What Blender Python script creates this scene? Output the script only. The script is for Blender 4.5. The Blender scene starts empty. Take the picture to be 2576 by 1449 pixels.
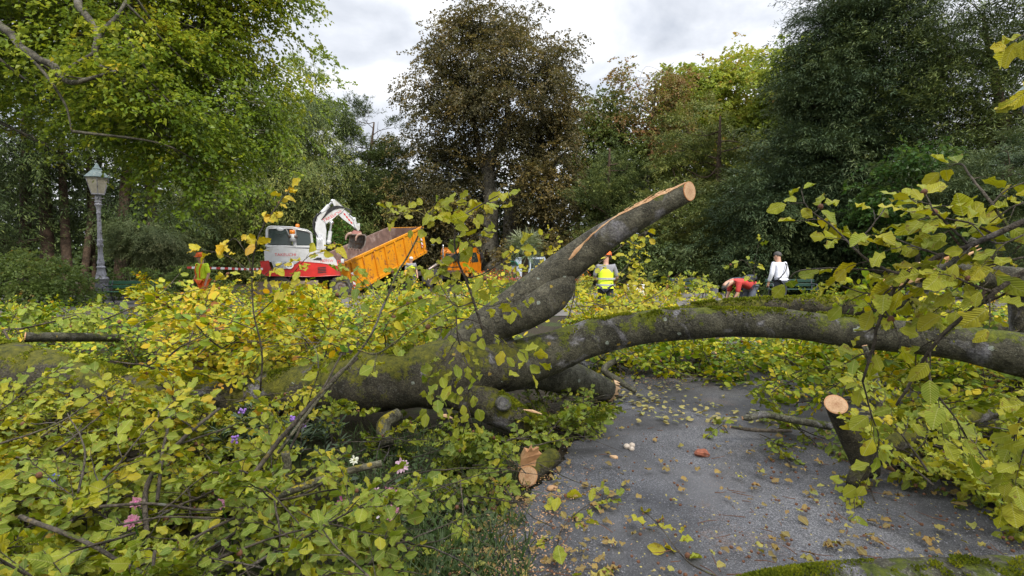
import bpy, math, random
import numpy as np
from mathutils import Vector, Matrix

# ------------------------------------------------------------------ camera, sky, sun, exposure
scene = bpy.context.scene
COL = scene.collection
rng = np.random.default_rng(7)
random.seed(7)
PITCH = math.radians(3.09)
CAMZ = 1.6
cam_d = bpy.data.cameras.new("camera"); cam_d.lens = 18; cam_d.sensor_width = 36
cam_d.clip_start = 0.05; cam_d.clip_end = 2000
cam = bpy.data.objects.new("camera", cam_d); COL.objects.link(cam)
cam.location = (0, 0, CAMZ); cam.rotation_euler = (math.pi/2 - PITCH, 0, 0)
scene.camera = cam
SUN_EL, SUN_AZ = math.radians(46), math.radians(152)      # azimuth clockwise from +Y: behind the camera, to the right
world = bpy.data.worlds.new("World"); scene.world = world; world.use_nodes = True
wn, wl = world.node_tree.nodes, world.node_tree.links
wn.clear()
def wnode(t, **k):
    n = wn.new(t)
    for a, b in k.items(): setattr(n, a, b)
    return n
w_out = wnode('ShaderNodeOutputWorld')
sky = wnode('ShaderNodeTexSky', sky_type='NISHITA'); sky.sun_disc = False
sky.sun_elevation = SUN_EL; sky.sun_rotation = SUN_AZ
bg1 = wnode('ShaderNodeBackground'); bg1.inputs['Strength'].default_value = 0.09
wl.new(sky.outputs[0], bg1.inputs[0])
tc = wnode('ShaderNodeTexCoord')
sep = wnode('ShaderNodeSeparateXYZ'); wl.new(tc.outputs['Generated'], sep.inputs[0])
# clouds on a flat layer overhead: direction divided by its height
zz = wnode('ShaderNodeMath', operation='ADD'); wl.new(sep.outputs[2], zz.inputs[0]); zz.inputs[1].default_value = 0.35
zm = wnode('ShaderNodeMath', operation='MAXIMUM'); wl.new(zz.outputs[0], zm.inputs[0]); zm.inputs[1].default_value = 0.05
dv = wnode('ShaderNodeVectorMath', operation='DIVIDE'); wl.new(tc.outputs['Generated'], dv.inputs[0])
cmb = wnode('ShaderNodeCombineXYZ')
for i in range(3): wl.new(zm.outputs[0], cmb.inputs[i])
wl.new(cmb.outputs[0], dv.inputs[1])
nz = wnode('ShaderNodeTexNoise'); wl.new(dv.outputs[0], nz.inputs['Vector'])
nz.inputs['Scale'].default_value = 2.6; nz.inputs['Detail'].default_value = 9; nz.inputs['Roughness'].default_value = 0.52
nz.inputs['Distortion'].default_value = 0.35
rp = wnode('ShaderNodeValToRGB'); wl.new(nz.outputs[0], rp.inputs[0])
rp.color_ramp.elements[0].position = 0.33; rp.color_ramp.elements[0].color = (0.50, 0.535, 0.60, 1)
rp.color_ramp.elements[1].position = 0.58; rp.color_ramp.elements[1].color = (0.90, 0.91, 0.94, 1)
e = rp.color_ramp.elements.new(0.45); e.color = (0.66, 0.69, 0.75, 1)
zr = wnode('ShaderNodeMapRange'); wl.new(sep.outputs[2], zr.inputs[0])     # an overcast sky is brightest overhead
zr.inputs[1].default_value = 0.44; zr.inputs[2].default_value = 0.70; zr.inputs[3].default_value = 1.0; zr.inputs[4].default_value = 2.4
bg2 = wnode('ShaderNodeBackground'); wl.new(rp.outputs[0], bg2.inputs[0]); wl.new(zr.outputs[0], bg2.inputs[1])
nz2 = wnode('ShaderNodeTexNoise'); wl.new(dv.outputs[0], nz2.inputs['Vector'])
nz2.inputs['Scale'].default_value = 1.7; nz2.inputs['Detail'].default_value = 7
rp2 = wnode('ShaderNodeValToRGB'); wl.new(nz2.outputs[0], rp2.inputs[0])
rp2.color_ramp.elements[0].position = 0.30; rp2.color_ramp.elements[0].color = (0.45,)*3 + (1,)
rp2.color_ramp.elements[1].position = 0.52; rp2.color_ramp.elements[1].color = (1,)*4
mxs = wnode('ShaderNodeMixShader'); wl.new(rp2.outputs[0], mxs.inputs[0]); wl.new(bg1.outputs[0], mxs.inputs[1]); wl.new(bg2.outputs[0], mxs.inputs[2])
wl.new(mxs.outputs[0], w_out.inputs[0])
sun_d = bpy.data.lights.new("sun", 'SUN'); sun_d.energy = 3.3; sun_d.angle = math.radians(9); sun_d.color = (1.0, 0.94, 0.84)
sun = bpy.data.objects.new("sun", sun_d); COL.objects.link(sun)
sdir = Vector((math.sin(SUN_AZ)*math.cos(SUN_EL), math.cos(SUN_AZ)*math.cos(SUN_EL), math.sin(SUN_EL)))
sun.rotation_euler = sdir.to_track_quat('Z', 'Y').to_euler()
vs = scene.view_settings
vs.view_transform = 'Standard'; vs.look = 'None'; vs.gamma = 1.0; vs.exposure = 0.45; vs.use_curve_mapping = False
scene.cycles.max_bounces = 6; scene.cycles.diffuse_bounces = 3; scene.cycles.transmission_bounces = 4; scene.cycles.glossy_bounces = 2

# ------------------------------------------------------------------ projection helpers (photo measured at 2576 px wide)
FPX, CX, CY = 1288.0, 1288.0, 724.5
cp, sp_ = math.cos(PITCH), math.sin(PITCH)
def at(x, y, d):
    u, v = (x-CX)/FPX, (CY-y)/FPX
    return np.array([u*d, d*(cp + v*sp_), CAMZ + d*(-sp_ + v*cp)])
def gp(x, y, z=0.0):
    u, v = (x-CX)/FPX, (CY-y)/FPX
    d = (z-CAMZ)/(-sp_ + v*cp)
    return np.array([u*d, d*(cp + v*sp_), z])

# ------------------------------------------------------------------ small maths
def unit(a):
    a = np.asarray(a, float)
    return a/np.maximum(np.linalg.norm(a, axis=-1, keepdims=True), 1e-9)
def vnoise(p, seed=0):
    p = np.asarray(p, float); i = np.floor(p).astype(np.int64); f = p - i; f = f*f*(3-2*f)
    def h(ix, iy, iz):
        n = (ix*374761393 + iy*668265263 + iz*2147483647 + seed*974711) & 0xffffffff
        n = ((n ^ (n >> 13))*1274126177) & 0xffffffff
        return ((n ^ (n >> 16)) & 0xffff)/65535.0
    r = 0
    for dx in (0, 1):
        for dy in (0, 1):
            for dz in (0, 1):
                w = (f[..., 0] if dx else 1-f[..., 0])*(f[..., 1] if dy else 1-f[..., 1])*(f[..., 2] if dz else 1-f[..., 2])
                r = r + w*h(i[..., 0]+dx, i[..., 1]+dy, i[..., 2]+dz)
    return r
def fbm(p, o=3, seed=0):
    p = np.asarray(p, float); r = 0; a = 0.5
    for k in range(o): r = r + a*vnoise(p*2**k, seed+k*17); a *= 0.5
    return r/(1-0.5**o)
def spline(C, n):
    C = np.asarray(C, float)
    if len(C) == 2: return C[0] + (C[1]-C[0])*np.linspace(0, 1, n)[:, None]
    E = np.vstack([2*C[0]-C[1], C, 2*C[-1]-C[-2]])
    t = np.linspace(0, len(C)-1-1e-6, n); k = t.astype(int); u = (t-k)[:, None]
    a, b, c, d = E[k], E[k+1], E[k+2], E[k+3]
    return 0.5*((2*b) + (c-a)*u + (2*a-5*b+4*c-d)*u*u + (3*b-a-3*c+d)*u**3)

# ------------------------------------------------------------------ mesh collector
ROOT = {}
class Geo:
    def __init__(s): s.v, s.q, s.t, s.tint, s.lv, s.qm, s.tm, s.n = [], [], [], [], [], [], [], 0
    def add(s, V, Q=None, T=None, tint=0.5, lv=None, m=0):
        V = np.asarray(V, float).reshape(-1, 3); k = len(V)
        if Q is not None and len(Q):
            Q = np.asarray(Q, np.int64).reshape(-1, 4); s.q.append(Q+s.n); s.qm.append(np.full(len(Q), m))
        if T is not None and len(T):
            T = np.asarray(T, np.int64).reshape(-1, 3); s.t.append(T+s.n); s.tm.append(np.full(len(T), m))
        s.v.append(V); s.tint.append(np.broadcast_to(np.asarray(tint, float), (k,)))
        s.lv.append(np.zeros((k, 2)) if lv is None else lv); s.n += k
        return s
    # -- shapes
    def box(s, c, d, R=None, m=0, taper=1.0):
        c = np.asarray(c, float); h = np.asarray(d, float)/2
        P = np.array([[x, y, z] for z in (-1, 1) for y in (-1, 1) for x in (-1, 1)], float)
        P[4:, :2] *= taper; P = P*h
        if R is not None: P = P @ np.asarray(R).T
        return s.add(P+c, [[0, 2, 3, 1], [4, 5, 7, 6], [0, 1, 5, 4], [2, 6, 7, 3], [0, 4, 6, 2], [1, 3, 7, 5]], m=m)
    def tube(s, P, r, n=8, caps=True, m=0, tint=0.5, rough=0.0, seed=0, squash=None):
        P = np.asarray(P, float); k = len(P); r = np.broadcast_to(np.asarray(r, float), (k,))
        T = unit(np.gradient(P, axis=0))
        ref = np.array([0, 0, 1.]) if abs(T[0][2]) < 0.9 else np.array([1., 0, 0])
        A = np.zeros((k, 3)); a = unit(ref - T[0]*ref.dot(T[0]))
        for i in range(k):
            a = a - T[i]*a.dot(T[i]); a = a/max(np.linalg.norm(a), 1e-9); A[i] = a
        B = np.cross(T, A); th = np.arange(n)*2*math.pi/n
        D = A[:, None, :]*np.cos(th)[None, :, None] + B[:, None, :]*np.sin(th)[None, :, None]
        rr = np.repeat(r[:, None], n, 1)
        if rough > 0:
            q = P[:, None, :] + D*rr[..., None]
            rr = rr*(1 + rough*(fbm(q*4.0, 2, seed)-0.5)*2.2 + rough*0.25*(fbm(q*22.0, 2, seed+5)-0.5)*2)
        V = (P[:, None, :] + D*rr[..., None]).reshape(-1, 3)
        i = np.arange(k-1)[:, None]*n; j = np.arange(n)[None, :]; j2 = (j+1) % n
        Q = np.stack([i+j, i+j2, i+n+j2, i+n+j], -1).reshape(-1, 4)
        tt = []
        if caps:
            V = np.vstack([V, P[0], P[-1]]); c0, c1 = k*n, k*n+1
            for j in range(n):
                tt.append([c0, (j+1) % n, j]); tt.append([c1, (k-1)*n+j, (k-1)*n+(j+1) % n])
        return s.add(V, Q, tt, tint=tint, m=m)
    def cyl(s, a, b, r, r2=None, n=14, m=0):
        return s.tube([a, b], [r, r if r2 is None else r2], n, True, m)
    def lathe(s, prof, c=(0, 0, 0), n=20, m=0, rot=0.0, flute=0):
        prof = np.asarray(prof, float); th = np.arange(n)*2*math.pi/n + rot; k = len(prof)
        f = np.ones(n)
        if flute: f = 1 - flute*(np.arange(n) % 2)
        V = np.stack([prof[:, 0:1]*np.cos(th)*f, prof[:, 0:1]*np.sin(th)*f, np.repeat(prof[:, 1:2], n, 1)], -1).reshape(-1, 3) + np.asarray(c)
        i = np.arange(k-1)[:, None]*n; j = np.arange(n)[None, :]; j2 = (j+1) % n
        return s.add(V, np.stack([i+j, i+j2, i+n+j2, i+n+j], -1).reshape(-1, 4), m=m)
    def prism(s, poly, o, ex, ey, ez, th, m=0):
        """polygon in plane (ex, ey) at o, extruded th either side along ez"""
        poly = np.asarray(poly, float); n = len(poly)
        ar = sum(poly[i][0]*poly[(i+1) % n][1]-poly[(i+1) % n][0]*poly[i][1] for i in range(n))
        if ar < 0: poly = poly[::-1]
        F = np.asarray(o) + poly[:, :1]*np.asarray(ex) + poly[:, 1:]*np.asarray(ey); ez = np.asarray(ez, float)
        from mathutils.geometry import tessellate_polygon
        tri = np.array([list(t) for t in tessellate_polygon([[Vector((p[0], p[1], 0)) for p in poly]])])
        V = np.vstack([F-ez*th/2, F+ez*th/2])
        return s.add(V, [[i, (i+1) % n, n+(i+1) % n, n+i] for i in range(n)], np.vstack([tri, tri[:, ::-1]+n]), m=m)
    def ell(s, c, r, n=14, k=9, R=None, m=0, noise=0.0, seed=0):
        th = np.linspace(0, math.pi, k); ph = np.arange(n)*2*math.pi/n
        V = np.stack([np.sin(th)[:, None]*np.cos(ph), np.sin(th)[:, None]*np.sin(ph), np.repeat(np.cos(th)[:, None], n, 1)], -1).reshape(-1, 3)
        if noise: V = V*(1+noise*(fbm(V*2.3+seed*3.1, 3, seed)-0.5)*2)[:, None]
        V = V*np.asarray(r, float)
        if R is not None: V = V @ np.asarray(R).T
        i = np.arange(k-1)[:, None]*n; j = np.arange(n)[None, :]; j2 = (j+1) % n
        return s.add(V+np.asarray(c, float), np.stack([i+j, i+n+j, i+n+j2, i+j2], -1).reshape(-1, 4), m=m)
    def obj(s, name, mats, parent=None, world=True, smooth=True, bevel=0.0, autosm=None):
        me = bpy.data.meshes.new(name); V = np.vstack(s.v)
        if parent is not None and world and parent in ROOT: V = V - np.asarray(ROOT[parent])
        nq = sum(len(x) for x in s.q); nt = sum(len(x) for x in s.t)
        loops = np.concatenate([x.ravel() for x in s.q] + [x.ravel() for x in s.t]).astype(np.int32)
        start = np.concatenate([np.arange(nq)*4, nq*4 + np.arange(nt)*3]).astype(np.int32)
        me.vertices.add(len(V)); me.vertices.foreach_set('co', V.astype(np.float32).ravel())
        me.loops.add(len(loops)); me.loops.foreach_set('vertex_index', loops)
        me.polygons.add(nq+nt); me.polygons.foreach_set('loop_start', start)
        mi = np.concatenate(s.qm + s.tm).astype(np.int32)
        me.update(calc_edges=True)
        mats = mats if isinstance(mats, (list, tuple)) else [mats]
        for m in mats: me.materials.append(m)
        me.polygons.foreach_set('material_index', mi)
        me.polygons.foreach_set('use_smooth', np.full(nq+nt, bool(smooth)))
        a = me.attributes.new('tint', 'FLOAT', 'POINT'); a.data.foreach_set('value', np.concatenate(s.tint).astype(np.float32))
        lv = np.vstack(s.lv)
        if lv.any():
            b = me.attributes.new('lv', 'FLOAT2', 'POINT'); b.data.foreach_set('vector', lv.astype(np.float32).ravel())
        if smooth and autosm: me.set_sharp_from_angle(angle=math.radians(autosm))
        o = bpy.data.objects.new(name, me); COL.objects.link(o)
        if parent is not None:
            o.parent = parent
            if parent in ROOT: ROOT[o] = ROOT[parent] if world else (0, 0, 0)
        if bevel:
            md = o.modifiers.new('bevel', 'BEVEL'); md.width = bevel; md.segments = 2; md.limit_method = 'ANGLE'; md.angle_limit = math.radians(40)
        return o

def tag(o, label, cat, group=None, kind=None):
    o['label'] = label; o['category'] = cat
    if group: o['group'] = group
    if kind: o['kind'] = kind
    return o
def thing(name, label, cat, loc=(0, 0, 0), rz=0.0, group=None, local=False):
    o = bpy.data.objects.new(name, None); COL.objects.link(o); o.empty_display_size = 0.2
    o.location = [float(x) for x in loc]; o.rotation_euler = (0, 0, rz)
    tag(o, label, cat, group)
    ROOT[o] = (0, 0, 0) if local else tuple(float(x) for x in loc)
    return o
def copy_tree(o, parent=None):
    c = o.copy(); COL.objects.link(c)
    if parent is not None: c.parent = parent
    for ch in [x for x in COL.objects if x.parent == o]: copy_tree(ch, c)
    return c
def rotz(a):
    c, s = math.cos(a), math.sin(a); return np.array([[c, -s, 0], [s, c, 0], [0, 0, 1.]])
def rotx(a):
    c, s = math.cos(a), math.sin(a); return np.array([[1, 0, 0], [0, c, -s], [0, s, c]])
def roty(a):
    c, s = math.cos(a), math.sin(a); return np.array([[c, 0, s], [0, 1, 0], [-s, 0, c]])

# ------------------------------------------------------------------ materials
class NT:
    def __init__(s, name):
        s.m = bpy.data.materials.new(name); s.m.use_nodes = True; s.t = s.m.node_tree; s.t.nodes.clear()
        s.out = s.t.nodes.new('ShaderNodeOutputMaterial')
    def n(s, ty, ins=None, **k):
        n = s.t.nodes.new(ty)
        for a, b in k.items(): setattr(n, a, b)
        for a, b in (ins or {}).items():
            if hasattr(b, 'is_output'): s.t.links.new(b, n.inputs[a])
            else: n.inputs[a].default_value = b
        return n
    def ramp(s, fac, stops, interp='LINEAR'):
        n = s.t.nodes.new('ShaderNodeValToRGB'); n.color_ramp.interpolation = interp
        s.t.links.new(fac, n.inputs[0]); el = n.color_ramp.elements
        while len(el) < len(stops): el.new(0.5)
        for e, (p, c) in zip(el, stops):
            e.position = p; e.color = tuple(c)+(1,) if len(c) == 3 else c
        return n.outputs[0]
    def mix(s, f, a, b, blend='MIX'):
        n = s.t.nodes.new('ShaderNodeMix'); n.data_type = 'RGBA'; n.blend_type = blend
        for i, x in ((0, f), (6, a), (7, b)):
            if hasattr(x, 'is_output'): s.t.links.new(x, n.inputs[i])
            else: n.inputs[i].default_value = x if i == 0 else (tuple(x)+(1,) if len(x) == 3 else x)
        return n.outputs[2]
    def noise(s, scale, detail=3, rough=0.5, vec=None, dist=0.0):
        n = s.n('ShaderNodeTexNoise', {'Scale': scale, 'Detail': detail, 'Roughness': rough, 'Distortion': dist})
        if vec is not None: s.t.links.new(vec, n.inputs['Vector'])
        return n.outputs[0]
    def obj(s): return s.n('ShaderNodeTexCoord').outputs['Object']
    def math(s, op, a, b=0.0, clamp=False):
        n = s.n('ShaderNodeMath', operation=op, use_clamp=clamp)
        for i, x in ((0, a), (1, b)):
            if hasattr(x, 'is_output'): s.t.links.new(x, n.inputs[i])
            else: n.inputs[i].default_value = x
        return n.outputs[0]
    def bump(s, h, strength=0.4, dist=0.01):
        return s.n('ShaderNodeBump', {'Height': h, 'Strength': strength, 'Distance': dist}).outputs[0]
    def fin(s, col, rough=0.6, metal=0.0, normal=None, spec=0.5, **ex):
        p = s.n('ShaderNodeBsdfPrincipled')
        for nm, x in (('Base Color', col), ('Roughness', rough), ('Metallic', metal), ('Specular IOR Level', spec)):
            if hasattr(x, 'is_output'): s.t.links.new(x, p.inputs[nm])
            else: p.inputs[nm].default_value = tuple(x)+(1,) if isinstance(x, (tuple, list)) and len(x) == 3 else x
        if normal is not None: s.t.links.new(normal, p.inputs['Normal'])
        for a, b in ex.items(): p.inputs[a].default_value = b
        s.t.links.new(p.outputs[0], s.out.inputs[0]); return s.m

def plain(name, col, rough=0.6, metal=0.0, var=0.15, scale=8.0, dirt=None, dirt_amt=0.0, bump=0.0):
    s = NT(name); v = s.obj(); f = s.noise(scale, 5, 0.6, v)
    lo = tuple(c*(1-var) for c in col); hi = tuple(min(1, c*(1+var)) for c in col)
    c = s.ramp(f, [(0.3, lo), (0.7, hi)])
    if dirt:
        g = s.noise(scale*0.6, 6, 0.65, v); g = s.ramp(g, [(0.62-dirt_amt*0.3, (0, 0, 0)), (0.74-dirt_amt*0.2, (1, 1, 1))])
        c = s.mix(g, c, dirt)
    nb = s.bump(s.noise(scale*6, 3, 0.6, v), 0.3, bump) if bump else None
    return s.fin(c, rough, metal, nb)

def leafmat(name, stops, transl=0.35, rough=0.5, pale=0.25, near=False, spec=0.22):
    s = NT(name); a = s.n('ShaderNodeAttribute', attribute_name='tint')
    c = s.ramp(a.outputs['Fac'], stops)
    nb = None
    if near:
        v = s.n('ShaderNodeAttribute', attribute_name='lv'); sx = s.n('ShaderNodeSeparateXYZ', {0: v.outputs['Vector']})
        ay = s.math('ABSOLUTE', sx.outputs[1])
        ph = s.math('MULTIPLY', s.math('SUBTRACT', sx.outputs[0], s.math('MULTIPLY', ay, 0.75)), 62.0)
        vein = s.math('SINE', ph)
        vm = s.math('MULTIPLY', s.math('ADD', vein, 1.0), 0.5)
        mid = s.math('LESS_THAN', ay, 0.018)
        c = s.mix(s.math('MULTIPLY', s.math('POWER', vm, 5.0), 0.32), c, s.mix(0.5, c, (0.5, 0.5, 0.22)))
        c = s.mix(s.math('MULTIPLY', mid, 0.5), c, (0.5, 0.48, 0.2))
        o = s.obj(); sp = s.noise(34, 4, 0.6, o)
        edge = s.math('MULTIPLY', ay, 0.35)
        br = s.ramp(s.math('ADD', sp, edge), [(0.665, (0, 0, 0)), (0.71, (1, 1, 1))])
        c = s.mix(s.math('MULTIPLY', br, 0.8), c, (0.16, 0.065, 0.02))
        c = s.mix(0.25, c, s.ramp(s.noise(9, 2, 0.5, o), [(0.3, (0.05, 0.08, 0.01)), (0.7, (0.52, 0.46, 0.02))]))
        nb = s.bump(vm, 0.45, 0.004)
    geo = s.n('ShaderNodeNewGeometry')
    c = s.mix(s.math('MULTIPLY', geo.outputs['Backfacing'], pale), c, s.mix(0.6, c, (0.30, 0.34, 0.20)))
    p = s.n('ShaderNodeBsdfPrincipled', {'Base Color': c, 'Roughness': rough, 'Specular IOR Level': spec})
    if nb is not None: s.t.links.new(nb, p.inputs['Normal'])
    t = s.n('ShaderNodeBsdfTranslucent', {'Color': s.mix(1.0, c, (1.25, 1.2, 0.55), 'MULTIPLY')})
    mx = s.n('ShaderNodeMixShader', {0: transl, 1: p.outputs[0], 2: t.outputs[0]})
    s.t.links.new(mx.outputs[0], s.out.inputs[0]); return s.m

def barkmat(name, base=(0.12, 0.115, 0.09), dark=(0.045, 0.042, 0.03), moss=0.5, lichen=0.5, mossc=(0.13, 0.15, 0.012), warm=0.0):
    s = NT(name); o = s.obj()
    n1 = s.noise(5, 6, 0.62, o); c = s.ramp(n1, [(0.33, dark), (0.52, base), (0.75, tuple(x*1.5 for x in base))])
    n2 = s.noise(55, 4, 0.7, o); c = s.mix(0.5, c, s.ramp(s.noise(13, 6, .7, o), [(.36, (.12, .12, .09)), (.5, (.5, .5, .48)), (.64, (.86, .86, .84))]), 'OVERLAY'); c = s.mix(0.45, c, s.ramp(n2, [(0.36, (0.02, 0.02, 0.015)), (0.52, (0.5, 0.5, 0.45)), (0.68, (0.97, 0.98, 0.88))]), 'OVERLAY')
    cr = s.n('ShaderNodeTexVoronoi', {'Vector': s.mix(0.12, o, s.n('ShaderNodeTexNoise', {'Vector': o, 'Scale': 6.0}).outputs['Color']), 'Scale': 16.0}, feature='DISTANCE_TO_EDGE')
    ck = s.math('MULTIPLY', s.math('LESS_THAN', cr.outputs['Distance'], 0.035), s.math('GREATER_THAN', s.noise(2.2, 3, .5, o), 0.53)); c = s.mix(s.math('MULTIPLY', ck, 0.65), c, (0.018, 0.016, 0.012))
    if lichen > 0:
        pal = s.ramp(s.noise(3.1, 5, 0.6, o, 0.6), [(0.62-0.06*lichen, (0, 0, 0)), (0.66, (1, 1, 1))])
        c = s.mix(s.math('MULTIPLY', pal, 0.75*lichen), c, s.ramp(n2, [(0.4, (0.16, 0.15, 0.17)), (0.65, (0.38, 0.37, 0.40))]))
        vo = s.n('ShaderNodeTexVoronoi', {'Vector': o, 'Scale': 9.0, 'Randomness': 1.0})
        dd = s.math('ADD', vo.outputs['Distance'], s.math('MULTIPLY', n2, 0.30))
        pick = s.n('ShaderNodeSeparateXYZ', {0: vo.outputs['Color']})
        sp = s.math('MULTIPLY', s.math('LESS_THAN', dd, 0.31), s.math('GREATER_THAN', pick.outputs[0], 0.70))
        yl = s.math('GREATER_THAN', pick.outputs[1], 0.5)
        c = s.mix(s.math('MULTIPLY', sp, 0.85*lichen), c, s.mix(yl, (0.33, 0.37, 0.31), (0.38, 0.27, 0.025)))
        spk = s.ramp(s.noise(85, 2, 0.6, o), [(0.60, (0, 0, 0)), (0.64, (1, 1, 1))])
        c = s.mix(s.math('MULTIPLY', spk, 0.26*lichen), c, (0.36, 0.37, 0.28))
    if moss > 0:
        geo = s.n('ShaderNodeNewGeometry'); sz = s.n('ShaderNodeSeparateXYZ', {0: geo.outputs['Normal']})
        m = s.math('ADD', s.math('MULTIPLY', sz.outputs[2], 0.22), s.math('MULTIPLY', s.math('SUBTRACT', s.noise(3.6, 6, 0.68, o), .5), 1.5)); m = s.math('ADD', m, .5)
        m = s.math('ADD', m, s.math('MULTIPLY', s.math('SUBTRACT', n2, 0.5), 0.4))
        mf = s.ramp(m, [(0.87-0.31*moss, (0, 0, 0)), (0.93-0.31*moss, (1, 1, 1))])
        mc = s.ramp(s.noise(18, 5, 0.7, o), [(0.3, (0.022, 0.03, 0.005)), (0.5, (mossc[0]*0.6, mossc[1]*0.62, mossc[2])), (0.68, mossc), (0.8, (0.24, 0.17, 0.012))])
        c = s.mix(mf, c, mc)
    h = s.math('ADD', s.math('MULTIPLY', n1, 0.6), s.math('MULTIPLY', n2, 0.55))
    return s.fin(c, 0.82, 0, s.bump(s.math('SUBTRACT', h, s.math('MULTIPLY', ck, 0.5)), 1.0, 0.03), 0.25)

def woodcut(name, col=(0.46, 0.245, 0.11)):
    s = NT(name); o = s.obj()
    f = s.noise(30, 4, 0.6, o); c = s.ramp(f, [(0.3, tuple(x*0.72 for x in col)), (0.7, tuple(min(1, x*1.2) for x in col))])
    c = s.mix(0.35, c, s.ramp(s.noise(6, 2, 0.5, o), [(0.35, (0.35, 0.14, 0.05)), (0.65, (0.75, 0.52, 0.3))]))
    return s.fin(c, 0.7, 0, s.bump(f, 0.4, 0.004), 0.3)

M = {}
NEAR = [(0.0, (0.060, 0.135, 0.014)), (0.25, (0.155, 0.245, 0.013)), (0.48, (0.33, 0.35, 0.010)), (0.72, (0.53, 0.41, 0.009)), (0.9, (0.54, 0.27, 0.010)), (1.0, (0.28, 0.10, 0.025))]
M['leaf'] = leafmat('beech_leaf', NEAR, 0.27, 0.50, 0.18, near=True, spec=0.12)
M['leafm'] = leafmat('beech_leaf_mid', NEAR, 0.27, 0.50, 0.18, spec=0.12)
M['beech'] = leafmat('green_beech_foliage', [(0, (0.05, 0.09, 0.010)), (0.4, (0.14, 0.21, 0.014)), (0.75, (0.30, 0.33, 0.018)), (1, (0.44, 0.34, 0.02))], 0.42, 0.4)
M['copper'] = leafmat('copper_foliage', [(0, (0.034, 0.034, 0.016)), (0.45, (0.078, 0.068, 0.026)), (0.75, (0.15, 0.105, 0.03)), (1, (0.21, 0.17, 0.035))], 0.25, 0.4)
M['brown'] = leafmat('browning_foliage', [(0, (0.05, 0.08, 0.02)), (0.45, (0.12, 0.16, 0.035)), (0.75, (0.20, 0.15, 0.05)), (1, (0.24, 0.12, 0.05))], 0.3, 0.5)
M['lime'] = leafmat('yellow_green_foliage', [(0, (0.07, 0.12, 0.018)), (0.5, (0.20, 0.27, 0.035)), (0.85, (0.36, 0.38, 0.06)), (1, (0.38, 0.22, 0.06))], 0.4, 0.5)
M['yew'] = leafmat('yew_foliage', [(0, (0.018, 0.032, 0.010)), (0.45, (0.055, 0.085, 0.022)), (0.8, (0.14, 0.175, 0.045)), (1, (0.23, 0.24, 0.06))], 0.12, 0.5, 0.15)
M['hemlock'] = leafmat('pale_needle_foliage', [(0, (0.05, 0.075, 0.03)), (0.6, (0.12, 0.15, 0.06)), (1, (0.2, 0.2, 0.09))], 0.2, 0.55, 0.2)
M['cypress'] = leafmat('bluish_needle_foliage', [(0, (0.017, 0.034, 0.015)), (0.55, (0.042, 0.072, 0.028)), (1, (0.11, 0.14, 0.05))], 0.12, 0.55, 0.15)
M['shrub'] = leafmat('shrub_foliage', [(0, (0.05, 0.085, 0.02)), (0.5, (0.12, 0.18, 0.04)), (0.9, (0.22, 0.28, 0.08)), (1, (0.34, 0.2, 0.05))], 0.3, 0.45)
M['maple'] = leafmat('fresh_green_foliage', [(0, (0.03, 0.07, 0.012)), (0.6, (0.06, 0.14, 0.02)), (1, (0.12, 0.22, 0.03))], 0.4, 0.45)
M['grass'] = leafmat('grass_blade', [(0, (0.02, 0.045, 0.012)), (0.6, (0.045, 0.09, 0.02)), (1, (0.16, 0.15, 0.05))], 0.3, 0.5)
M['wall'] = leafmat('grey_green_foliage', [(0, (0.02, 0.045, 0.025)), (0.6, (0.05, 0.09, 0.05)), (1, (0.10, 0.15, 0.07))], 0.2, 0.45)
M['dry'] = leafmat('dead_leaf', [(0, (0.14, 0.05, 0.02)), (0.35, (0.33, 0.13, 0.04)), (0.6, (0.42, 0.24, 0.06)), (0.8, (0.38, 0.33, 0.05)), (1, (0.2, 0.25, 0.04))], 0.15, 0.6, 0.3, near=True)
M['petal'] = leafmat('flower_petal', [(0, (0.55, 0.02, 0.02)), (0.25, (0.7, 0.12, 0.02)), (0.45, (0.75, 0.45, 0.02)), (0.6, (0.35, 0.02, 0.15)), (0.75, (0.25, 0.12, 0.5)), (0.9, (0.75, 0.35, 0.5)), (1, (0.85, 0.75, 0.78))], 0.3, 0.6, 0)
M['moss'] = leafmat('moss_tuft', [(0, (0.04, 0.055, 0.006)), (0.5, (0.13, 0.16, 0.01)), (1, (0.30, 0.29, 0.02))], 0.25, 0.8, 0, spec=0.1)
M['bark'] = barkmat('beech_bark', base=(.092, .088, .068), moss=0.45, lichen=0.9)
M['bark_arch'] = barkmat('lichened_beech_bark', base=(.066, .061, .043), dark=(.028, .026, .018), moss=0.66, lichen=0.8, mossc=(.14, .155, .010))
M['barkm'] = barkmat('mossy_beech_bark', base=(.054, .047, .033), dark=(.022, .02, .013), moss=0.95, lichen=0.7, mossc=(.13, .125, .010))
M['bark_low'] = barkmat('patchy_lichened_bark', base=(.075, .07, .052), dark=(.03, .03, .02), moss=0.38, lichen=1.25, mossc=(.12, .14, .012))
M['bark_clean'] = barkmat('grey_beech_bark', base=(0.078, 0.071, 0.052), dark=(.033, .030, .021), moss=0.30, lichen=0.75)
M['bark_tree'] = barkmat('tree_bark', base=(0.10, 0.092, 0.075), dark=(0.04, 0.036, 0.028), moss=0.1, lichen=0.3)
M['bark_yew'] = barkmat('yew_bark', base=(0.085, 0.058, 0.042), dark=(0.04, 0.025, 0.018), moss=0.1, lichen=0.1)
M['twig'] = barkmat('twig_bark', base=(0.085, 0.070, 0.055), dark=(0.028, 0.022, 0.018), moss=0.15, lichen=0.25)
M['twig_l'] = barkmat('lichened_twig_bark', base=(0.14, 0.13, 0.09), dark=(0.05, 0.045, 0.03), moss=0.75, lichen=1.0, mossc=(0.42, 0.33, 0.02))
M['cut'] = woodcut('fresh_cut_wood', (.40, .235, .115))
M['cut_pale'] = woodcut('pale_cut_wood', (0.66, 0.44, 0.25))
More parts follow.
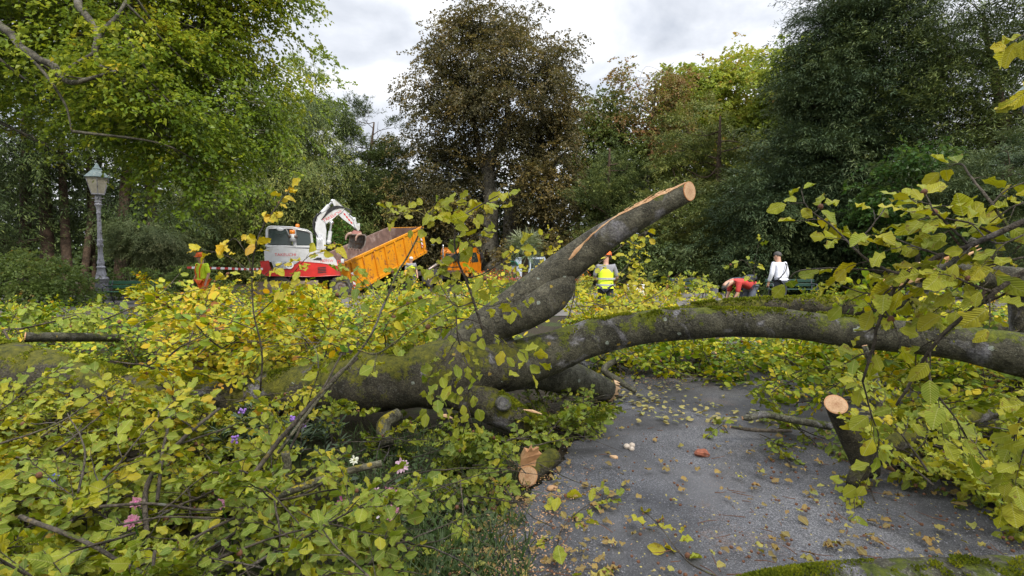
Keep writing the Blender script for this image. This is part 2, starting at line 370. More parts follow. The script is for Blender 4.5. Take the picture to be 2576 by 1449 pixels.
s = NT('end_grain'); o = s.obj(); f = s.noise(14, 4, .6, o); f2 = s.noise(90, 3, .6, o)
lvn = s.n('ShaderNodeAttribute', attribute_name='lv'); lx = s.n('ShaderNodeSeparateXYZ', {0: lvn.outputs['Vector']}).outputs[0]
ring = s.math('SINE', s.math('MULTIPLY', s.math('ADD', lx, s.math('MULTIPLY', f, .10)), 75.0))
c = s.ramp(s.math('ADD', lx, s.math('MULTIPLY', s.math('SUBTRACT', f, .5), .5)), [(.05, (.27, .13, .06)), (.35, (.41, .245, .13)), (.85, (.50, .33, .19)), (1, (.38, .19, .08))])
c = s.mix(s.math('MULTIPLY', s.math('ADD', ring, 1.0), .28), c, (.24, .11, .045)); c = s.mix(.3, c, s.ramp(f2, [(.3, (.30, .15, .06)), (.7, (.85, .6, .36))]))
M['endgrain'] = s.fin(c, .65, 0, s.bump(f2, .4, .003), .3)
M['cut_rim'] = woodcut('orange_cambium', (.42, .17, .06))
M['husk'] = plain('beech_nut_husk', (0.13, 0.055, 0.025), 0.8, var=0.4, scale=60)

# ------------------------------------------------------------------ ground, road, path
def kind(o, k): o['kind'] = k; return o
def grid_sheet(x0, x1, y0, y1, nx, ny, f):
    X, Y = np.meshgrid(np.linspace(x0, x1, nx), np.linspace(y0, y1, ny)); P = np.stack([X, Y, f(X, Y)], -1).reshape(-1, 3)
    i = (np.arange(ny-1)[:, None]*nx + np.arange(nx-1)[None, :]).ravel()
    return P, np.stack([i, i+1, i+nx+1, i+nx], -1)
s = NT('soil_and_turf'); o = s.obj()
g1 = s.noise(0.9, 6, 0.6, o); g2 = s.noise(26, 5, 0.7, o)
soil = s.ramp(g2, [(0.3, (0.022, 0.018, 0.013)), (0.55, (0.040, 0.033, 0.022)), (0.75, (0.085, 0.062, 0.035))])
turf = s.ramp(g2, [(0.3, (0.018, 0.032, 0.009)), (0.6, (0.05, 0.082, 0.018)), (0.8, (0.11, 0.13, 0.03))])
M['ground'] = s.fin(s.mix(s.ramp(g1, [(0.50, (0, 0, 0)), (0.64, (.8, .8, .8))]), soil, turf), 0.9, 0, s.bump(g2, 0.8, 0.03), 0.2)
g = Geo(); P, Q = grid_sheet(-400, 400, -60, 600, 161, 133, lambda X, Y: -0.02 + 0*X); g.add(P, Q)
kind(g.obj('ground', M['ground']), 'structure')

s = NT('gravelled_asphalt'); o = s.obj()
vo = s.n('ShaderNodeTexVoronoi', {'Vector': o, 'Scale': 190.0}); vcol = s.n('ShaderNodeSeparateXYZ', {0: vo.outputs['Color']})
vo2 = s.n('ShaderNodeTexVoronoi', {'Vector': o, 'Scale': 85.0}); vc2 = s.n('ShaderNodeSeparateXYZ', {0: vo2.outputs['Color']})
big = s.noise(0.9, 6, 0.6, o, 0.5)
fine = s.noise(140, 3, 0.7, o)
base = s.ramp(big, [(0.34, (0.058, 0.058, 0.062)), (0.5, (0.090, 0.090, 0.095)), (0.66, (0.135, 0.134, 0.139))])
st = s.ramp(vcol.outputs[0], [(0.0, (0.035, 0.035, 0.039)), (0.5, (0.115, 0.116, 0.125)), (0.8, (0.23, 0.232, 0.245)), (1.0, (0.46, 0.465, 0.48))])
grav = s.ramp(s.noise(0.75, 4, .55, o, .6), [(.42, (.16,)*3), (.56, (.62,)*3)]); c = s.mix(grav, base, st)
lump = s.math('MULTIPLY', s.math('LESS_THAN', vo2.outputs['Distance'], 0.30), s.math('GREATER_THAN', vc2.outputs[1], 0.78))
c = s.mix(s.math('MULTIPLY', lump, 0.7), c, s.ramp(vc2.outputs[0], [(0, (0.10, 0.10, 0.11)), (1, (0.40, 0.39, 0.42))]))
wet = s.ramp(s.noise(0.55, 4, 0.55, o, 0.8), [(0.44, (0, 0, 0)), (0.54, (1, 1, 1))])
c = s.mix(s.math('MULTIPLY', wet, 0.8), c, s.mix(1.0, c, (0.55, 0.54, 0.54), 'MULTIPLY'))
dust = s.ramp(s.noise(1.6, 6, 0.65, o, 0.4), [(0.56, (0, 0, 0)), (0.70, (1, 1, 1))])
c = s.mix(s.math('MULTIPLY', dust, 0.4), c, (0.21, 0.205, 0.20))
saw = s.ramp(s.math('ADD', s.math('MULTIPLY', s.noise(1.1, 5, 0.6, o), 0.6), s.math('MULTIPLY', s.noise(60, 3, 0.7, o), 0.4)), [(0.57, (0, 0, 0)), (0.63, (1, 1, 1))])
c = s.mix(s.math('MULTIPLY', saw, 0.22), c, (0.30, 0.16, 0.085))
hgt = s.math('ADD', s.math('MULTIPLY', vo.outputs['Distance'], -0.6), s.math('MULTIPLY', lump, 0.5))
M['path'] = s.fin(c, s.ramp(wet, [(0, (0.85,)*3), (1, (0.6,)*3)]), 0, s.bump(s.math('ADD', hgt, s.math('MULTIPLY', fine, 0.3)), 0.8, 0.009), 0.35)
edge = [(940, 1650), (1010, 1530), (1075, 1449), (1195, 1340), (1315, 1255), (1420, 1150), (1500, 1075), (1555, 1005), (1510, 940), (1480, 895), (1700, 868), (2100, 850), (2500, 850), (3300, 900), (4200, 1100), (4200, 1900), (2200, 3600)]
poly = spline(np.array([gp(*p) for p in edge]), 600)
poly[:, :2] += (np.stack([vnoise(poly*5.1, 3), vnoise(poly*5.1, 9)], -1)-0.5)*0.14 + (np.stack([vnoise(poly*31, 5), vnoise(poly*31, 7)], -1)-0.5)*0.05
poly = np.vstack([poly, [[-0.6, 0.6, 0]]])
g = Geo(); g.prism(poly[:, :2], (0, 0, -0.02), (1, 0, 0), (0, 1, 0), (0, 0, 1), 0.052)
kind(g.obj('path', M['path'], smooth=False), 'structure')

s = NT('park_road'); o = s.obj(); n1 = s.noise(0.6, 6, 0.6, o); n2 = s.noise(70, 3, 0.7, o)
c = s.ramp(n1, [(0.35, (0.085, 0.08, 0.078)), (0.65, (0.17, 0.155, 0.145))])
c = s.mix(0.4, c, s.ramp(n2, [(0.4, (0.05, 0.05, 0.05)), (0.65, (0.3, 0.29, 0.28))]))
lf = s.ramp(s.noise(7, 6, 0.75, o), [(0.60, (0, 0, 0)), (0.66, (1, 1, 1))])
c = s.mix(s.math('MULTIPLY', lf, 0.6), c, (0.27, 0.13, 0.06))
M['road'] = s.fin(c, 0.8, 0, s.bump(n2, 0.4, 0.01), 0.3)
xs = np.linspace(-70, 70, 120)
near = 14.2 + 0.6*np.sin(xs*0.12+1); far = 24.5 + 1.2*np.sin(xs*0.1)
g = Geo(); V = np.vstack([np.stack([xs, near, 0*xs], -1), np.stack([xs, far, 0*xs], -1)]); k = len(xs)
g.add(V, [[i, i+1, k+i+1, k+i] for i in range(k-1)])
kind(g.obj('road', M['road']), 'structure')

# ------------------------------------------------------------------ leaf batches
def leaf_frame(A, N):
    A = unit(A); B = unit(np.cross(N, A)); return A, B, np.cross(A, B)
def leaves(g, P, A, N, S, tint, lod=1, width=1.0, m=0, seed=1, curlk=1.0):
    P = np.asarray(P, float); n = len(P)
    if n == 0: return
    r = np.random.default_rng(seed); A, B, C = leaf_frame(A, N); S = np.broadcast_to(np.asarray(S, float), (n,))
    if lod == 0:
        xs = np.array([.08, .24, .42, .60, .77, .91]); ws = np.array([.13, .28, .345, .335, .24, .115])
    elif lod == 1:
        xs = np.array([.20, .55, .84]); ws = np.array([.23, .34, .2])
    if lod < 2:
        k = len(xs); tx = [0.0]; ty = [0.0]
        for x, w in zip(xs, ws): tx += [x+0.03, x, x+0.03]; ty += [-w, 0, w]
        tx.append(1.0); ty.append(0.0)
        Q = []; T = [[0, 2, 1], [0, 3, 2]]
        for i in range(k-1):
            a = 1+3*i; b = a+3; Q += [[a, a+1, b+1, b], [a+1, a+2, b+2, b+1]]
        a = 1+3*(k-1); L = a+3; T += [[a, a+1, L], [a+1, a+2, L]]
    else:
        tx = [0, .48, 1, .48]; ty = [0, -.36, 0, .36]; Q = [[0, 1, 2, 3]]; T = None
    tx = np.array(tx); ty = np.array(ty)*width; nv = len(tx)
    X = np.repeat(tx[None], n, 0); Y = np.repeat(ty[None], n, 0)
    if lod == 0: Y = Y*(1 + r.uniform(-.16, .12, (n, nv)))*r.uniform(.85, 1.12, (n, 1))
    fold = r.uniform(-.25, .8, (n, 1)); curl = r.normal(0.12, 0.30, (n, 1))*curlk; side = r.normal(0, .12, (n, 1))
    Z = fold*np.abs(Y) - curl*X**2 + side*Y*X
    if lod == 0:
        ph = r.uniform(0, 6.28, (n, 1)); am = r.uniform(.06, .24, (n, 1))
        Z = Z + am*np.sin(X*14+ph+1.2*np.sign(Y))*np.abs(Y)/.34
    V = P[:, None, :] + S[:, None, None]*(X[..., None]*A[:, None, :] + Y[..., None]*B[:, None, :] + Z[..., None]*C[:, None, :])
    off = (np.arange(n)*nv)[:, None, None]
    Qa = (np.array(Q)[None] + off).reshape(-1, 4); Ta = None if T is None else (np.array(T)[None] + off).reshape(-1, 3)
    lv = None
    if lod == 0:
        lv = np.repeat(np.stack([tx, ty], -1)[None], n, 0).reshape(-1, 2)
    g.add(V.reshape(-1, 3), Qa, Ta, tint=np.repeat(np.broadcast_to(np.asarray(tint, float), (n,)), nv), lv=lv, m=m)

# ------------------------------------------------------------------ standing trees
def spray_leaves(g, O, D, U, L, k, size, tint, style, r, m=0):
    """k leaves along each spray (origin O, direction D, up U, length L)"""
    n = len(O)
    t = r.uniform(0.05, 1, (n, k)); D = unit(D); B = unit(np.cross(U, D)); U = np.cross(D, B)
    sg = np.where(r.random((n, k)) < .5, -1, 1)
    if style == 'needle':
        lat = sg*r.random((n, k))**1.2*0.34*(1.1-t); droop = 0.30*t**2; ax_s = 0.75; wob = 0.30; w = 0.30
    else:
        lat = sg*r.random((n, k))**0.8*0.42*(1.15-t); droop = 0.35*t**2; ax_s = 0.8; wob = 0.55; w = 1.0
    P = O[:, None] + L[:, None, None]*(t[..., None]*D[:, None] + lat[..., None]*B[:, None]) - (L[:, None]*droop)[..., None]*np.array([0, 0, 1.])
    P = P + r.normal(0, .05, (n, k, 3))*L[:, None, None]
    A = D[:, None] + (sg*ax_s)[..., None]*B[:, None] + r.normal(0, .35, (n, k, 3)) - np.array([0, 0, .35])*t[..., None]
    N = U[:, None] + r.normal(0, wob, (n, k, 3))
    S = size*r.uniform(.65, 1.25, (n, k))
    tt = np.clip(tint[:, None] + r.normal(0, .10, (n, k)) + (.42 if style == 'needle' else .15)*(t-.55), 0, 1)  # lighter towards spray tips, needles most: sunlit tips painted into the tint
    leaves(g, P.reshape(-1, 3), A.reshape(-1, 3), N.reshape(-1, 3), S.ravel(), tt.ravel(), 2, w, m, int(r.integers(1e6)))

def blob_points(blobs, n, r, inner=0.55, gap=0.0, gscale=0.5, seed=0, clump=0.0):
    """points spread through ellipsoids; returns point, outward direction"""
    vol = np.array([b[1][0]*b[1][1]*b[1][2] for b in blobs])**(0.72); pr = vol/vol.sum()
    idx = r.choice(len(blobs), n, p=pr)
    c = np.array([b[0] for b in blobs])[idx]; R = np.array([b[1] for b in blobs])[idx]
    d = unit(r.normal(0, 1, (n, 3))); rad = inner + (1-inner)*r.random(n)**0.55
    lump = 0.78 + 0.55*(fbm((c + d*R)*gscale, 3, seed+3))
    P = c + d*R*(rad*lump)[:, None]
    if gap > 0:
        keep = fbm(P*gscale*1.6, 3, seed+11) > gap; P, d = P[keep], d[keep]
    if clump > 0:          # gather the sprays into boughs with gaps between
        m = max(6, len(P)//15); j = r.integers(0, m, len(P)); off = r.normal(0, 1, (len(P), 3))*clump*np.array([1, 1, .55])
        d = unit(d[j]*.8 + off/clump*.35); P = P[j] + off
    return P, d

def tree(name, label, cat, base, height_trunk, r0, blobs, mat, bark, n, k, size, L, style='leaf', droop=0.3, tint=(0.4, 0.2),
         inner=0.5, gap=0.3, gscale=0.5, seed=0, trunks=None, limbs=2.2, up=0.0, group=None, top_tint=0.0, extra=None, outdir=1.0, maxblob=99, clump=.62, above=0.0):
    r = np.random.default_rng(seed+100)
    base = np.asarray(base, float)
    root = thing(name, label, cat, base, group=group)
    tr = Geo()
    trunk_lines = []
    for tk in (trunks or [[(base, r0), (base+np.array([r.normal(0, .2), r.normal(0, .2), height_trunk*0.5]), r0*0.72), (base+np.array([r.normal(0, .4), r.normal(0, .4), height_trunk]), r0*0.18)]]):
        pts = np.array([p for p, _ in tk], float); rad = np.array([q for _, q in tk], float)
        C = spline(np.hstack([pts, rad[:, None]]), 26)
        flare = 1 + 0.5*np.exp(-np.linspace(0, 1, 26)*18)
        tr.tube(C[:, :3], np.maximum(C[:, 3]*flare, .01), 12, True, rough=0.10, seed=seed)
        trunk_lines.append(C)
    TL = np.vstack(trunk_lines)
    for bi, (c, R) in enumerate(blobs[:maxblob]):
        c = np.asarray(c, float)
        cost = np.linalg.norm(TL[:, :3]-c, axis=1) + np.where(TL[:, 2] > c[2]-0.15*np.linalg.norm(TL[:, :2]-c[:2], axis=1), 6*(1-above), 0) + np.where(TL[:, 2] < c[2]+.4, 20*above, 0)
        a = TL[np.argmin(cost)]; rr = max(a[3]*0.45, 0.03)
        mid = (a[:3]+c)/2 + np.array([0, 0, -0.08*np.linalg.norm(c-a[:3])]) + r.normal(0, .25, 3)
        C = spline(np.array([a[:3], mid, c]), 12); tr.tube(C, np.linspace(rr, rr*.35, 12), 7, False, rough=.1)
        for _ in range(int(limbs*3)):
            q = c + unit(r.normal(0, 1, 3))*np.asarray(R)*r.uniform(.55, .92); st = C[r.integers(5, 12)]
            md = (st+q)/2 + r.normal(0, .12, 3)*np.linalg.norm(q-st)
            tr.tube(spline(np.array([st, md, q]), 7), np.linspace(rr*.33, .012, 7), 5, False)
    tr.obj('trunk', bark, root)
    O, d = blob_points(blobs, n, r, inner, gap, gscale, seed, L*clump)
    if name == 'beech_tree' and seed == 1:      # the boughs end short of the lamp
        dp = O[:, 1]*cp - (O[:, 2]-CAMZ)*sp_; px = CX + FPX*O[:, 0]/dp; py = CY - FPX*((O[:, 2]-CAMZ)*cp + O[:, 1]*sp_)/dp
        ok = ~((px > 165) & (px < 315) & (py > 345)); O, d = O[ok], d[ok]
    nn = len(O)
    D = d*np.array([1, 1, 0.45])*outdir + np.array([0, 0, up-droop]) + r.normal(0, .35 if style == 'leaf' else .18, (nn, 3))
    U = np.array([0, 0, 1.]) + d*0.45 + r.normal(0, .25, (nn, 3))
    ti = np.clip(tint[0] + tint[1]*(fbm(O*0.55, 3, seed+40)-0.5)*2.6 + top_tint*d[:, 2] + r.normal(0, .08, nn), 0, 1)  # top_tint paints light from above into the upper side of the crown
    g = Geo()
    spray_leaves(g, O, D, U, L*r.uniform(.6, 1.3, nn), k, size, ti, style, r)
    if extra is not None: extra(g, r)
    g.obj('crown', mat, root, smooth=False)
    return root

def B(x, y, d, rx, ry, rd=None):
    """a mass of foliage seen at photo point x, y, d metres off, measured in photo pixels"""
    k = d/FPX
    return (at(x, y, d), (rx*k, (rd if rd is not None else (rx+ry)/2)*k, ry*k))
def base_at(x, d): p = at(x, 655, d); p[2] = -0.05; return p

# the overhanging green beech
tb = base_at(-330, 13.5)
tree('beech_tree', 'broad green beech overhanging from the left edge, drooping branches turning yellow', 'tree', tb, 12, .55,
     [B(60, 30, 12.5, 260, 150), B(330, 20, 13, 260, 150), B(545, 60, 13.5, 150, 150), B(640, 200, 14, 95, 95), B(430, 220, 12.5, 190, 150),
      B(600, 320, 13, 130, 85), B(500, 410, 12.2, 120, 60), B(190, 285, 13, 150, 55), B(360, 150, 12.6, 140, 80), B(30, 190, 14.5, 160, 80),
      B(690, 285, 13.6, 60, 45), B(420, 330, 12, 160, 90), B(70, 340, 12.5, 100, 36), B(630, 60, 14, 80, 110), B(540, 440, 12.2, 60, 50), B(200, 120, 15.5, 200, 120),
      B(200, -190, 12.5, 480, 150), B(590, -80, 13.5, 120, 110), B(380, 400, 13.5, 70, 40), B(300, 110, 10.2, 50, 35), B(340, 205, 10.4, 80, 36), B(430, 260, 11, 90, 50)],
     M['beech'], M['bark_tree'], 7000, 22, .10, .62, droop=.42, tint=(.42, .34), inner=.35, gap=.38, gscale=.75, seed=1, limbs=1.6, top_tint=.2, above=1.0,
     trunks=[[(tb, .55), (tb+[.5, 0, 4.5], .45), (tb+[.8, 0, 10], .2)],
             [(tb+[.4, 0, 4], .24), (at(-60, 80, 10.6), .10), (at(60, 125, 10), .072), (at(100, 150, 9.85), .064), (at(135, 165, 9.8), .066), (at(150, 190, 9.75), .056), (at(180, 208, 9.7), .05), (at(230, 197, 9.7), .036), (at(290, 178, 9.7), .02)],
             [(at(75, 140, 9.9), .035), (at(120, 195, 9.8), .028), (at(165, 265, 9.8), .02), (at(180, 330, 9.8), .010)],
             [(tb+[.6, 0, 7], .25), (at(120, -80, 11), .10), (at(200, 20, 10.3), .07), (at(238, 65, 10.1), .062), (at(246, 100, 10.05), .066), (at(238, 130, 10), .05), (at(250, 165, 10), .04), (at(288, 178, 9.9), .022)],
             [(at(244, 80, 10.2), .045), (at(290, 45, 10.6), .035), (at(330, -20, 11), .03)]])

conifers = []
def conifer(name, label, base, blobs, n, size=.19, L=1.25, k=44, mat='yew', trunks=None, tint=(.42, .22), seed=0, r0=.3, h=9, droop=.25, up=0.0, gap=.33, inner=.2, gscale=.5, cat='conifer', limbs=1.2, outdir=1.0):
    return tree(name, label, cat, base, h, r0, blobs, M[mat], M['bark_yew'], n, k, size, L, 'needle', droop, tint, inner, gap, gscale, seed, trunks, limbs, up, outdir=outdir, clump=.36)
def lean(x0, y0, x1, y1, d, r0, r1):
    a = at(x0, y0, d); b = at(x1, y1, d); return [(np.array([a[0], a[1], -.05]), r0), ((a+b)/2, (r0+r1)/2), (b, r1)]
conifer('yew_tree', 'dark many-stemmed yew with reddish trunks behind the tall lamp', base_at(150, 24),
        [B(60, 120, 24, 190, 170), B(60, 380, 23, 150, 130), B(250, 330, 25, 150, 150), B(-60, 300, 22, 130, 280), B(330, 520, 26, 110, 90), B(120, 520, 27, 140, 70), B(-60, 560, 21, 90, 90), B(400, 200, 26, 130, 160)],
        3800, seed=2, tint=(.30, .2), droop=.4, trunks=[lean(170, 690, 150, 300, 24, .22, .12), lean(205, 700, 262, 330, 24.5, .17, .10), lean(232, 700, 222, 300, 25, .16, .1), lean(120, 690, 110, 350, 24, .3, .2), lean(300, 690, 320, 420, 25, .3, .2), lean(60, 690, 70, 200, 25, .25, .2), lean(385, 690, 375, 300, 26, .3, .2)])
conifer('hemlock_tree', 'small pale drooping hemlock with bent mossy trunks beside the tall lamp', base_at(360, 23),
        [B(340, 575, 23, 70, 24), B(390, 600, 22.5, 60, 28), B(310, 610, 23, 35, 26), B(430, 640, 22.5, 36, 30), B(345, 640, 23.2, 50, 22)],
        900, size=.13, L=.62, mat='hemlock', seed=3, droop=.55, trunks=[lean(310, 690, 335, 630, 23, .10, .06) + [(at(350, 570, 23), .03)], lean(345, 695, 362, 610, 23, .14, .07) + [(at(375, 560, 23), .03)]], tint=(.5, .25), gap=.2, r0=.1)
conifer('yew_tree', 'dense grey-green yew rising behind the white excavator', base_at(720, 38),
        [B(720, 240, 38, 75, 85), B(650, 330, 37, 110, 110), B(780, 330, 38, 90, 100), B(600, 470, 36, 120, 110), B(720, 480, 36, 130, 110), B(840, 470, 37, 100, 130), B(640, 610, 37, 150, 80), B(800, 600, 36, 140, 90), B(480, 580, 37, 130, 90), B(480, 470, 37, 90, 90)],
        5200, seed=4, size=.22, tint=(.68, .36), droop=.6, h=10, L=1.6)
def spires(x0, x1, ytop, ybot, d, n, seed, w=26):
    r = np.random.default_rng(seed); out = []
    for i in range(n):
        x = x0 + (x1-x0)*(i+.5)/n + r.normal(0, 6); yt = ytop + r.uniform(0, 70); dd = d + r.uniform(-1.5, 1.5)
        for j, f in enumerate((0.06, .28, .55, .85)):
            out.append(B(x, yt+(ybot-yt)*f, dd, w*(.42+.75*f), (ybot-yt)*(.10+.10*f)))
    return out
conifer('cypress_tree', 'dark evergreen with many upright spires left of the copper beech', base_at(920, 39),
        spires(850, 1015, 272, 660, 39, 6, 5, 40), 2600, seed=5, tint=(.45, .2), droop=-.45, up=.25, L=1.0, h=12)
lime = dict(style='leaf')
tree('oak_tree', 'thin-topped yellowing oak peeping over the dark yews', 'tree', base_at(795, 46), 13, .3,
     [B(790, 160, 46, 35, 32), B(800, 235, 46, 60, 50), B(830, 300, 46, 45, 50), B(760, 290, 46, 50, 60)], M['lime'], M['bark_tree'], 420, 18, .26, .9, tint=(.42, .25), seed=6, gap=.38)

# the copper beech in the middle
tb = base_at(1238, 38)
def T5(x, y, d=38): return at(x, y, d)
tree('copper_beech', 'huge copper beech with bronze leaves and pale forked trunk, tallest tree', 'tree', tb, 18, .7,
     [B(1265, 55, 38, 100, 55), B(1180, 70, 38, 50, 45), B(1230, 140, 38, 130, 85), B(1345, 150, 38, 95, 95), B(1120, 240, 38, 95, 80), B(1265, 245, 37.5, 185, 105), B(1395, 245, 38, 70, 110), B(1425, 130, 38, 22, 22),
      B(1075, 335, 38, 75, 75), B(1240, 345, 39.5, 190, 70), B(1405, 385, 38, 70, 100), B(1100, 430, 37, 90, 60), B(1370, 470, 37, 90, 65), B(1150, 480, 42, 110, 40), B(1050, 520, 38, 80, 45), B(1390, 560, 37, 85, 55), B(1320, 590, 36, 70, 50), B(1290, 470, 37, 60, 40), B(1180, 545, 36.5, 60, 40), B(1225, 630, 36, 50, 30), B(1260, 420, 37.5, 60, 35), B(1160, 590, 41, 45, 60), B(1050, 260, 38, 45, 40), B(1420, 620, 35, 80, 45), B(1330, 640, 35, 60, 40), B(1100, 590, 39, 90, 60), B(1160, 640, 39, 90, 50), B(1010, 580, 39, 60, 60), B(1130, 120, 38, 40, 50)],
     M['copper'], M['bark_tree'], 11500, 24, .165, 1.0, droop=.35, tint=(.47, .34), inner=.3, gap=.445, gscale=.42, seed=7, top_tint=.22, limbs=1.6,
     trunks=[[(tb, .95), (T5(1232, 600), .62), (T5(1235, 520), .55), (T5(1228, 440), .46), (T5(1240, 390), .36), (T5(1275, 330), .26), (T5(1270, 120), .08)],
             [(T5(1228, 450), .3), (T5(1215, 420), .2), (T5(1190, 300), .15), (T5(1170, 140), .05)],
             [(np.array([T5(1290, 600)[0], T5(1290, 600)[1], 0]), .75), (T5(1285, 540), .55), (T5(1310, 470), .4), (T5(1350, 380), .25), (T5(1370, 220), .08)],
             [(T5(1240, 500), .2), (T5(1180, 440), .14), (T5(1090, 400), .07)], [(T5(1300, 480), .2), (T5(1370, 440), .12), (T5(1440, 360), .05)]])
tree('beech_tree', 'slender rust-brown beech with a bare pale trunk right of the copper beech', 'tree', base_at(1625, 42), 14, .4,
     [B(1645, 190, 42, 75, 40), B(1600, 215, 42, 50, 35), B(1600, 260, 42, 75, 55), B(1690, 270, 42, 60, 60), B(1650, 330, 42, 70, 50), B(1560, 330, 42, 60, 40)],
     M['brown'], M['bark_tree'], 1300, 18, .20, 1.0, tint=(.80, .2), seed=8, gap=.46, limbs=4,
     trunks=[[(base_at(1625, 42), .42), (at(1625, 480, 42), .33), (at(1632, 380, 42), .26), (at(1640, 320, 42), .2), (at(1650, 200, 42), .05)]])
tree('beech_tree', 'olive-brown rounded beech filling the gap beside the copper beech', 'tree', base_at(1510, 44), 12, .4,
     [B(1510, 290, 44, 50, 55), B(1490, 370, 44, 60, 70), B(1560, 390, 43, 70, 60), B(1540, 470, 44, 90, 60), B(1500, 480, 44, 60, 60)],
     M['brown'], M['bark_tree'], 2400, 20, .24, 1.0, tint=(.36, .3), seed=9, gap=.36)
tree('lime_tree', 'bright yellow-green lime tree in the sun behind the yews', 'tree', base_at(1850, 46), 14, .4,
     [B(1730, 230, 46, 60, 60), B(1790, 200, 46, 55, 45), B(1870, 170, 46, 55, 40), B(1850, 250, 45, 110, 70), B(1760, 320, 45, 100, 70), B(1900, 330, 45, 90, 80), B(1700, 400, 45, 80, 90), B(1800, 420, 46, 130, 80)],
     M['lime'], M['bark_tree'], 4400, 20, .27, 1.05, tint=(.62, .30), seed=10, gap=.38, top_tint=.1)
tree('maple_tree', 'golden-tinged maple crown between the lime and the tall dark conifer', 'tree', base_at(1990, 40), 13, .35,
     [B(1990, 190, 40, 60, 60), B(2030, 170, 40, 40, 40), B(1980, 270, 40, 60, 60), B(1950, 380, 40, 60, 70)],
     M['lime'], M['bark_tree'], 1700, 20, .25, 1.0, tint=(.60, .25), seed=11, gap=.36)
conifer('cypress_tree', 'dark narrow cypress group standing right of the copper beech', base_at(1540, 34),
        spires(1475, 1610, 385, 680, 34, 5, 12, 42), 1700, seed=12, tint=(.55, .25), up=.35, droop=-.3, L=1.0)
conifer('yew_tree', 'spiky green yew mass behind the right-hand small lamp', base_at(1790, 31),
        spires(1650, 1960, 300, 700, 31, 8, 13, 52) + [B(1720, 560, 30, 110, 90), B(1850, 560, 29, 130, 100)], 4400, seed=13, tint=(.74, .34), up=.3, droop=.0, L=1.0, h=10)
conifer('yew_tree', 'tallest dark blue-green yew with ragged spreading top', base_at(2120, 25),
        [*[b for (x, y) in ((2062, 15), (2040, 115), (2110, -70), (2170, -90), (2235, -60), (2290, -10), (2330, 60)) for b in (B(x, y, 25, 12, 40), B(x+6, y+60, 25, 26, 40), B(x+14, y+125, 25, 42, 45))],
         B(2120, 100, 25, 60, 100), B(2200, 110, 25, 90, 120), B(2080, 190, 25, 60, 60), B(2150, 240, 24.5, 140, 100), B(2065, 300, 25, 80, 90), B(2220, 300, 25, 110, 110), B(2045, 420, 24.5, 110, 85), B(2160, 430, 24, 150, 100), B(1940, 520, 25, 130, 80), B(2090, 540, 25, 160, 80), B(1960, 640, 26, 170, 60), B(2180, 620, 25, 150, 70)],
        9500, mat='cypress', seed=14, tint=(.50, .42), up=.12, droop=.2, L=1.3, h=14, r0=.4, gap=.30)
conifer('yew_tree', 'open dark conifer with ascending sprays at the right edge', base_at(2480, 22),
        [B(2400, -20, 22, 110, 110), B(2500, 90, 22, 120, 60), B(2380, 140, 22, 120, 90), B(2480, 230, 22, 130, 80), B(2350, 300, 22, 110, 80), B(2480, 350, 21.5, 140, 90), B(2590, 250, 21, 90, 90), B(2330, 430, 23, 120, 80), B(2480, 470, 22, 140, 80), B(2300, 560, 24, 140, 70), B(2470, 580, 23, 150, 80), B(2400, 650, 22, 200, 60), B(2560, 640, 21, 120, 70), B(2590, 450, 22, 90, 120)],
        4300, seed=15, tint=(.52, .34), up=.35, droop=.1, gap=.44, gscale=.6, L=1.5, h=12, r0=.35)
tree('maple_tree', 'young fresh-green maple in front of the dark conifers at right', 'tree', base_at(2320, 19), 4.5, .10,
     [B(2330, 400, 19, 50, 50), B(2290, 470, 19, 70, 50), B(2360, 490, 19, 60, 50), B(2320, 560, 19, 90, 50)], M['maple'], M['bark_tree'], 420, 18, .17, .7, tint=(.12, .2), seed=16, gap=.38)
conifer('yew_bush', 'low feathery green yew bush at the right edge behind the lamp', base_at(2480, 14),
        [B(2470, 470, 14, 90, 60), B(2550, 420, 14, 80, 60), B(2420, 560, 14, 90, 60), B(2540, 560, 14, 110, 70)], 900, size=.13, L=.6, mat='cypress', seed=17, tint=(.65, .2), up=.3, droop=0, cat='bush', h=2.5, r0=.1)
def bush(label, d, xs, n, seed, mat='shrub', size=.10, tint=(.5, .3), cat='bush', name='shrub', L=.4, k=14):
    bl = [B(x, y, d+dd, rx, ry) for (x, y, rx, ry, dd) in xs]
    return tree(name, label, cat, base_at(xs[0][0], d), 1.2, .04, bl, M[mat], M['twig'], n, k, size, L, tint=tint, seed=seed, gap=.25, gscale=1.2, droop=.1, limbs=1.5)
bush('pale green bramble thicket left of the tall lamp', 18, [(60, 700, 110, 50, 0), (165, 715, 60, 44, 1.5), (-40, 690, 90, 60, 0), (100, 755, 110, 28, -.8)], 1100, 20, tint=(.55, .3))
bush('low leafy shrub behind the green bench', 20.5, [(335, 712, 50, 22, .5), (420, 712, 60, 28, .5), (500, 700, 40, 30, .8)], 500, 21, tint=(.45, .25))
bush('bright shrub showing between excavator arm and container', 27, [(850, 600, 40, 55, 8), (880, 640, 45, 40, 8), (820, 640, 60, 50, 8)], 600, 22, mat='maple', tint=(.55, .25), size=.16, L=.6)
bush('dark evergreen shrub beyond the white box', 27, [(1700, 690, 80, 30, 0), (1640, 670, 60, 60, 2), (1800, 700, 90, 30, 0)], 700, 23, mat='yew', tint=(.5, .2), size=.16, L=.6)
bush('bright low shrubs under the tall yew', 20, [(2230, 560, 60, 50, 0), (2280, 620, 80, 50, 0), (2180, 640, 60, 40, .5)], 500, 24, mat='maple', tint=(.30, .2), size=.12)
bush('dusky low shrub behind the two men on the road', 24, [(1900, 700, 110, 30, 0), (2040, 700, 100, 34, 0), (2160, 700, 90, 40, 0)], 600, 25, mat='yew', tint=(.3, .2), size=.14)

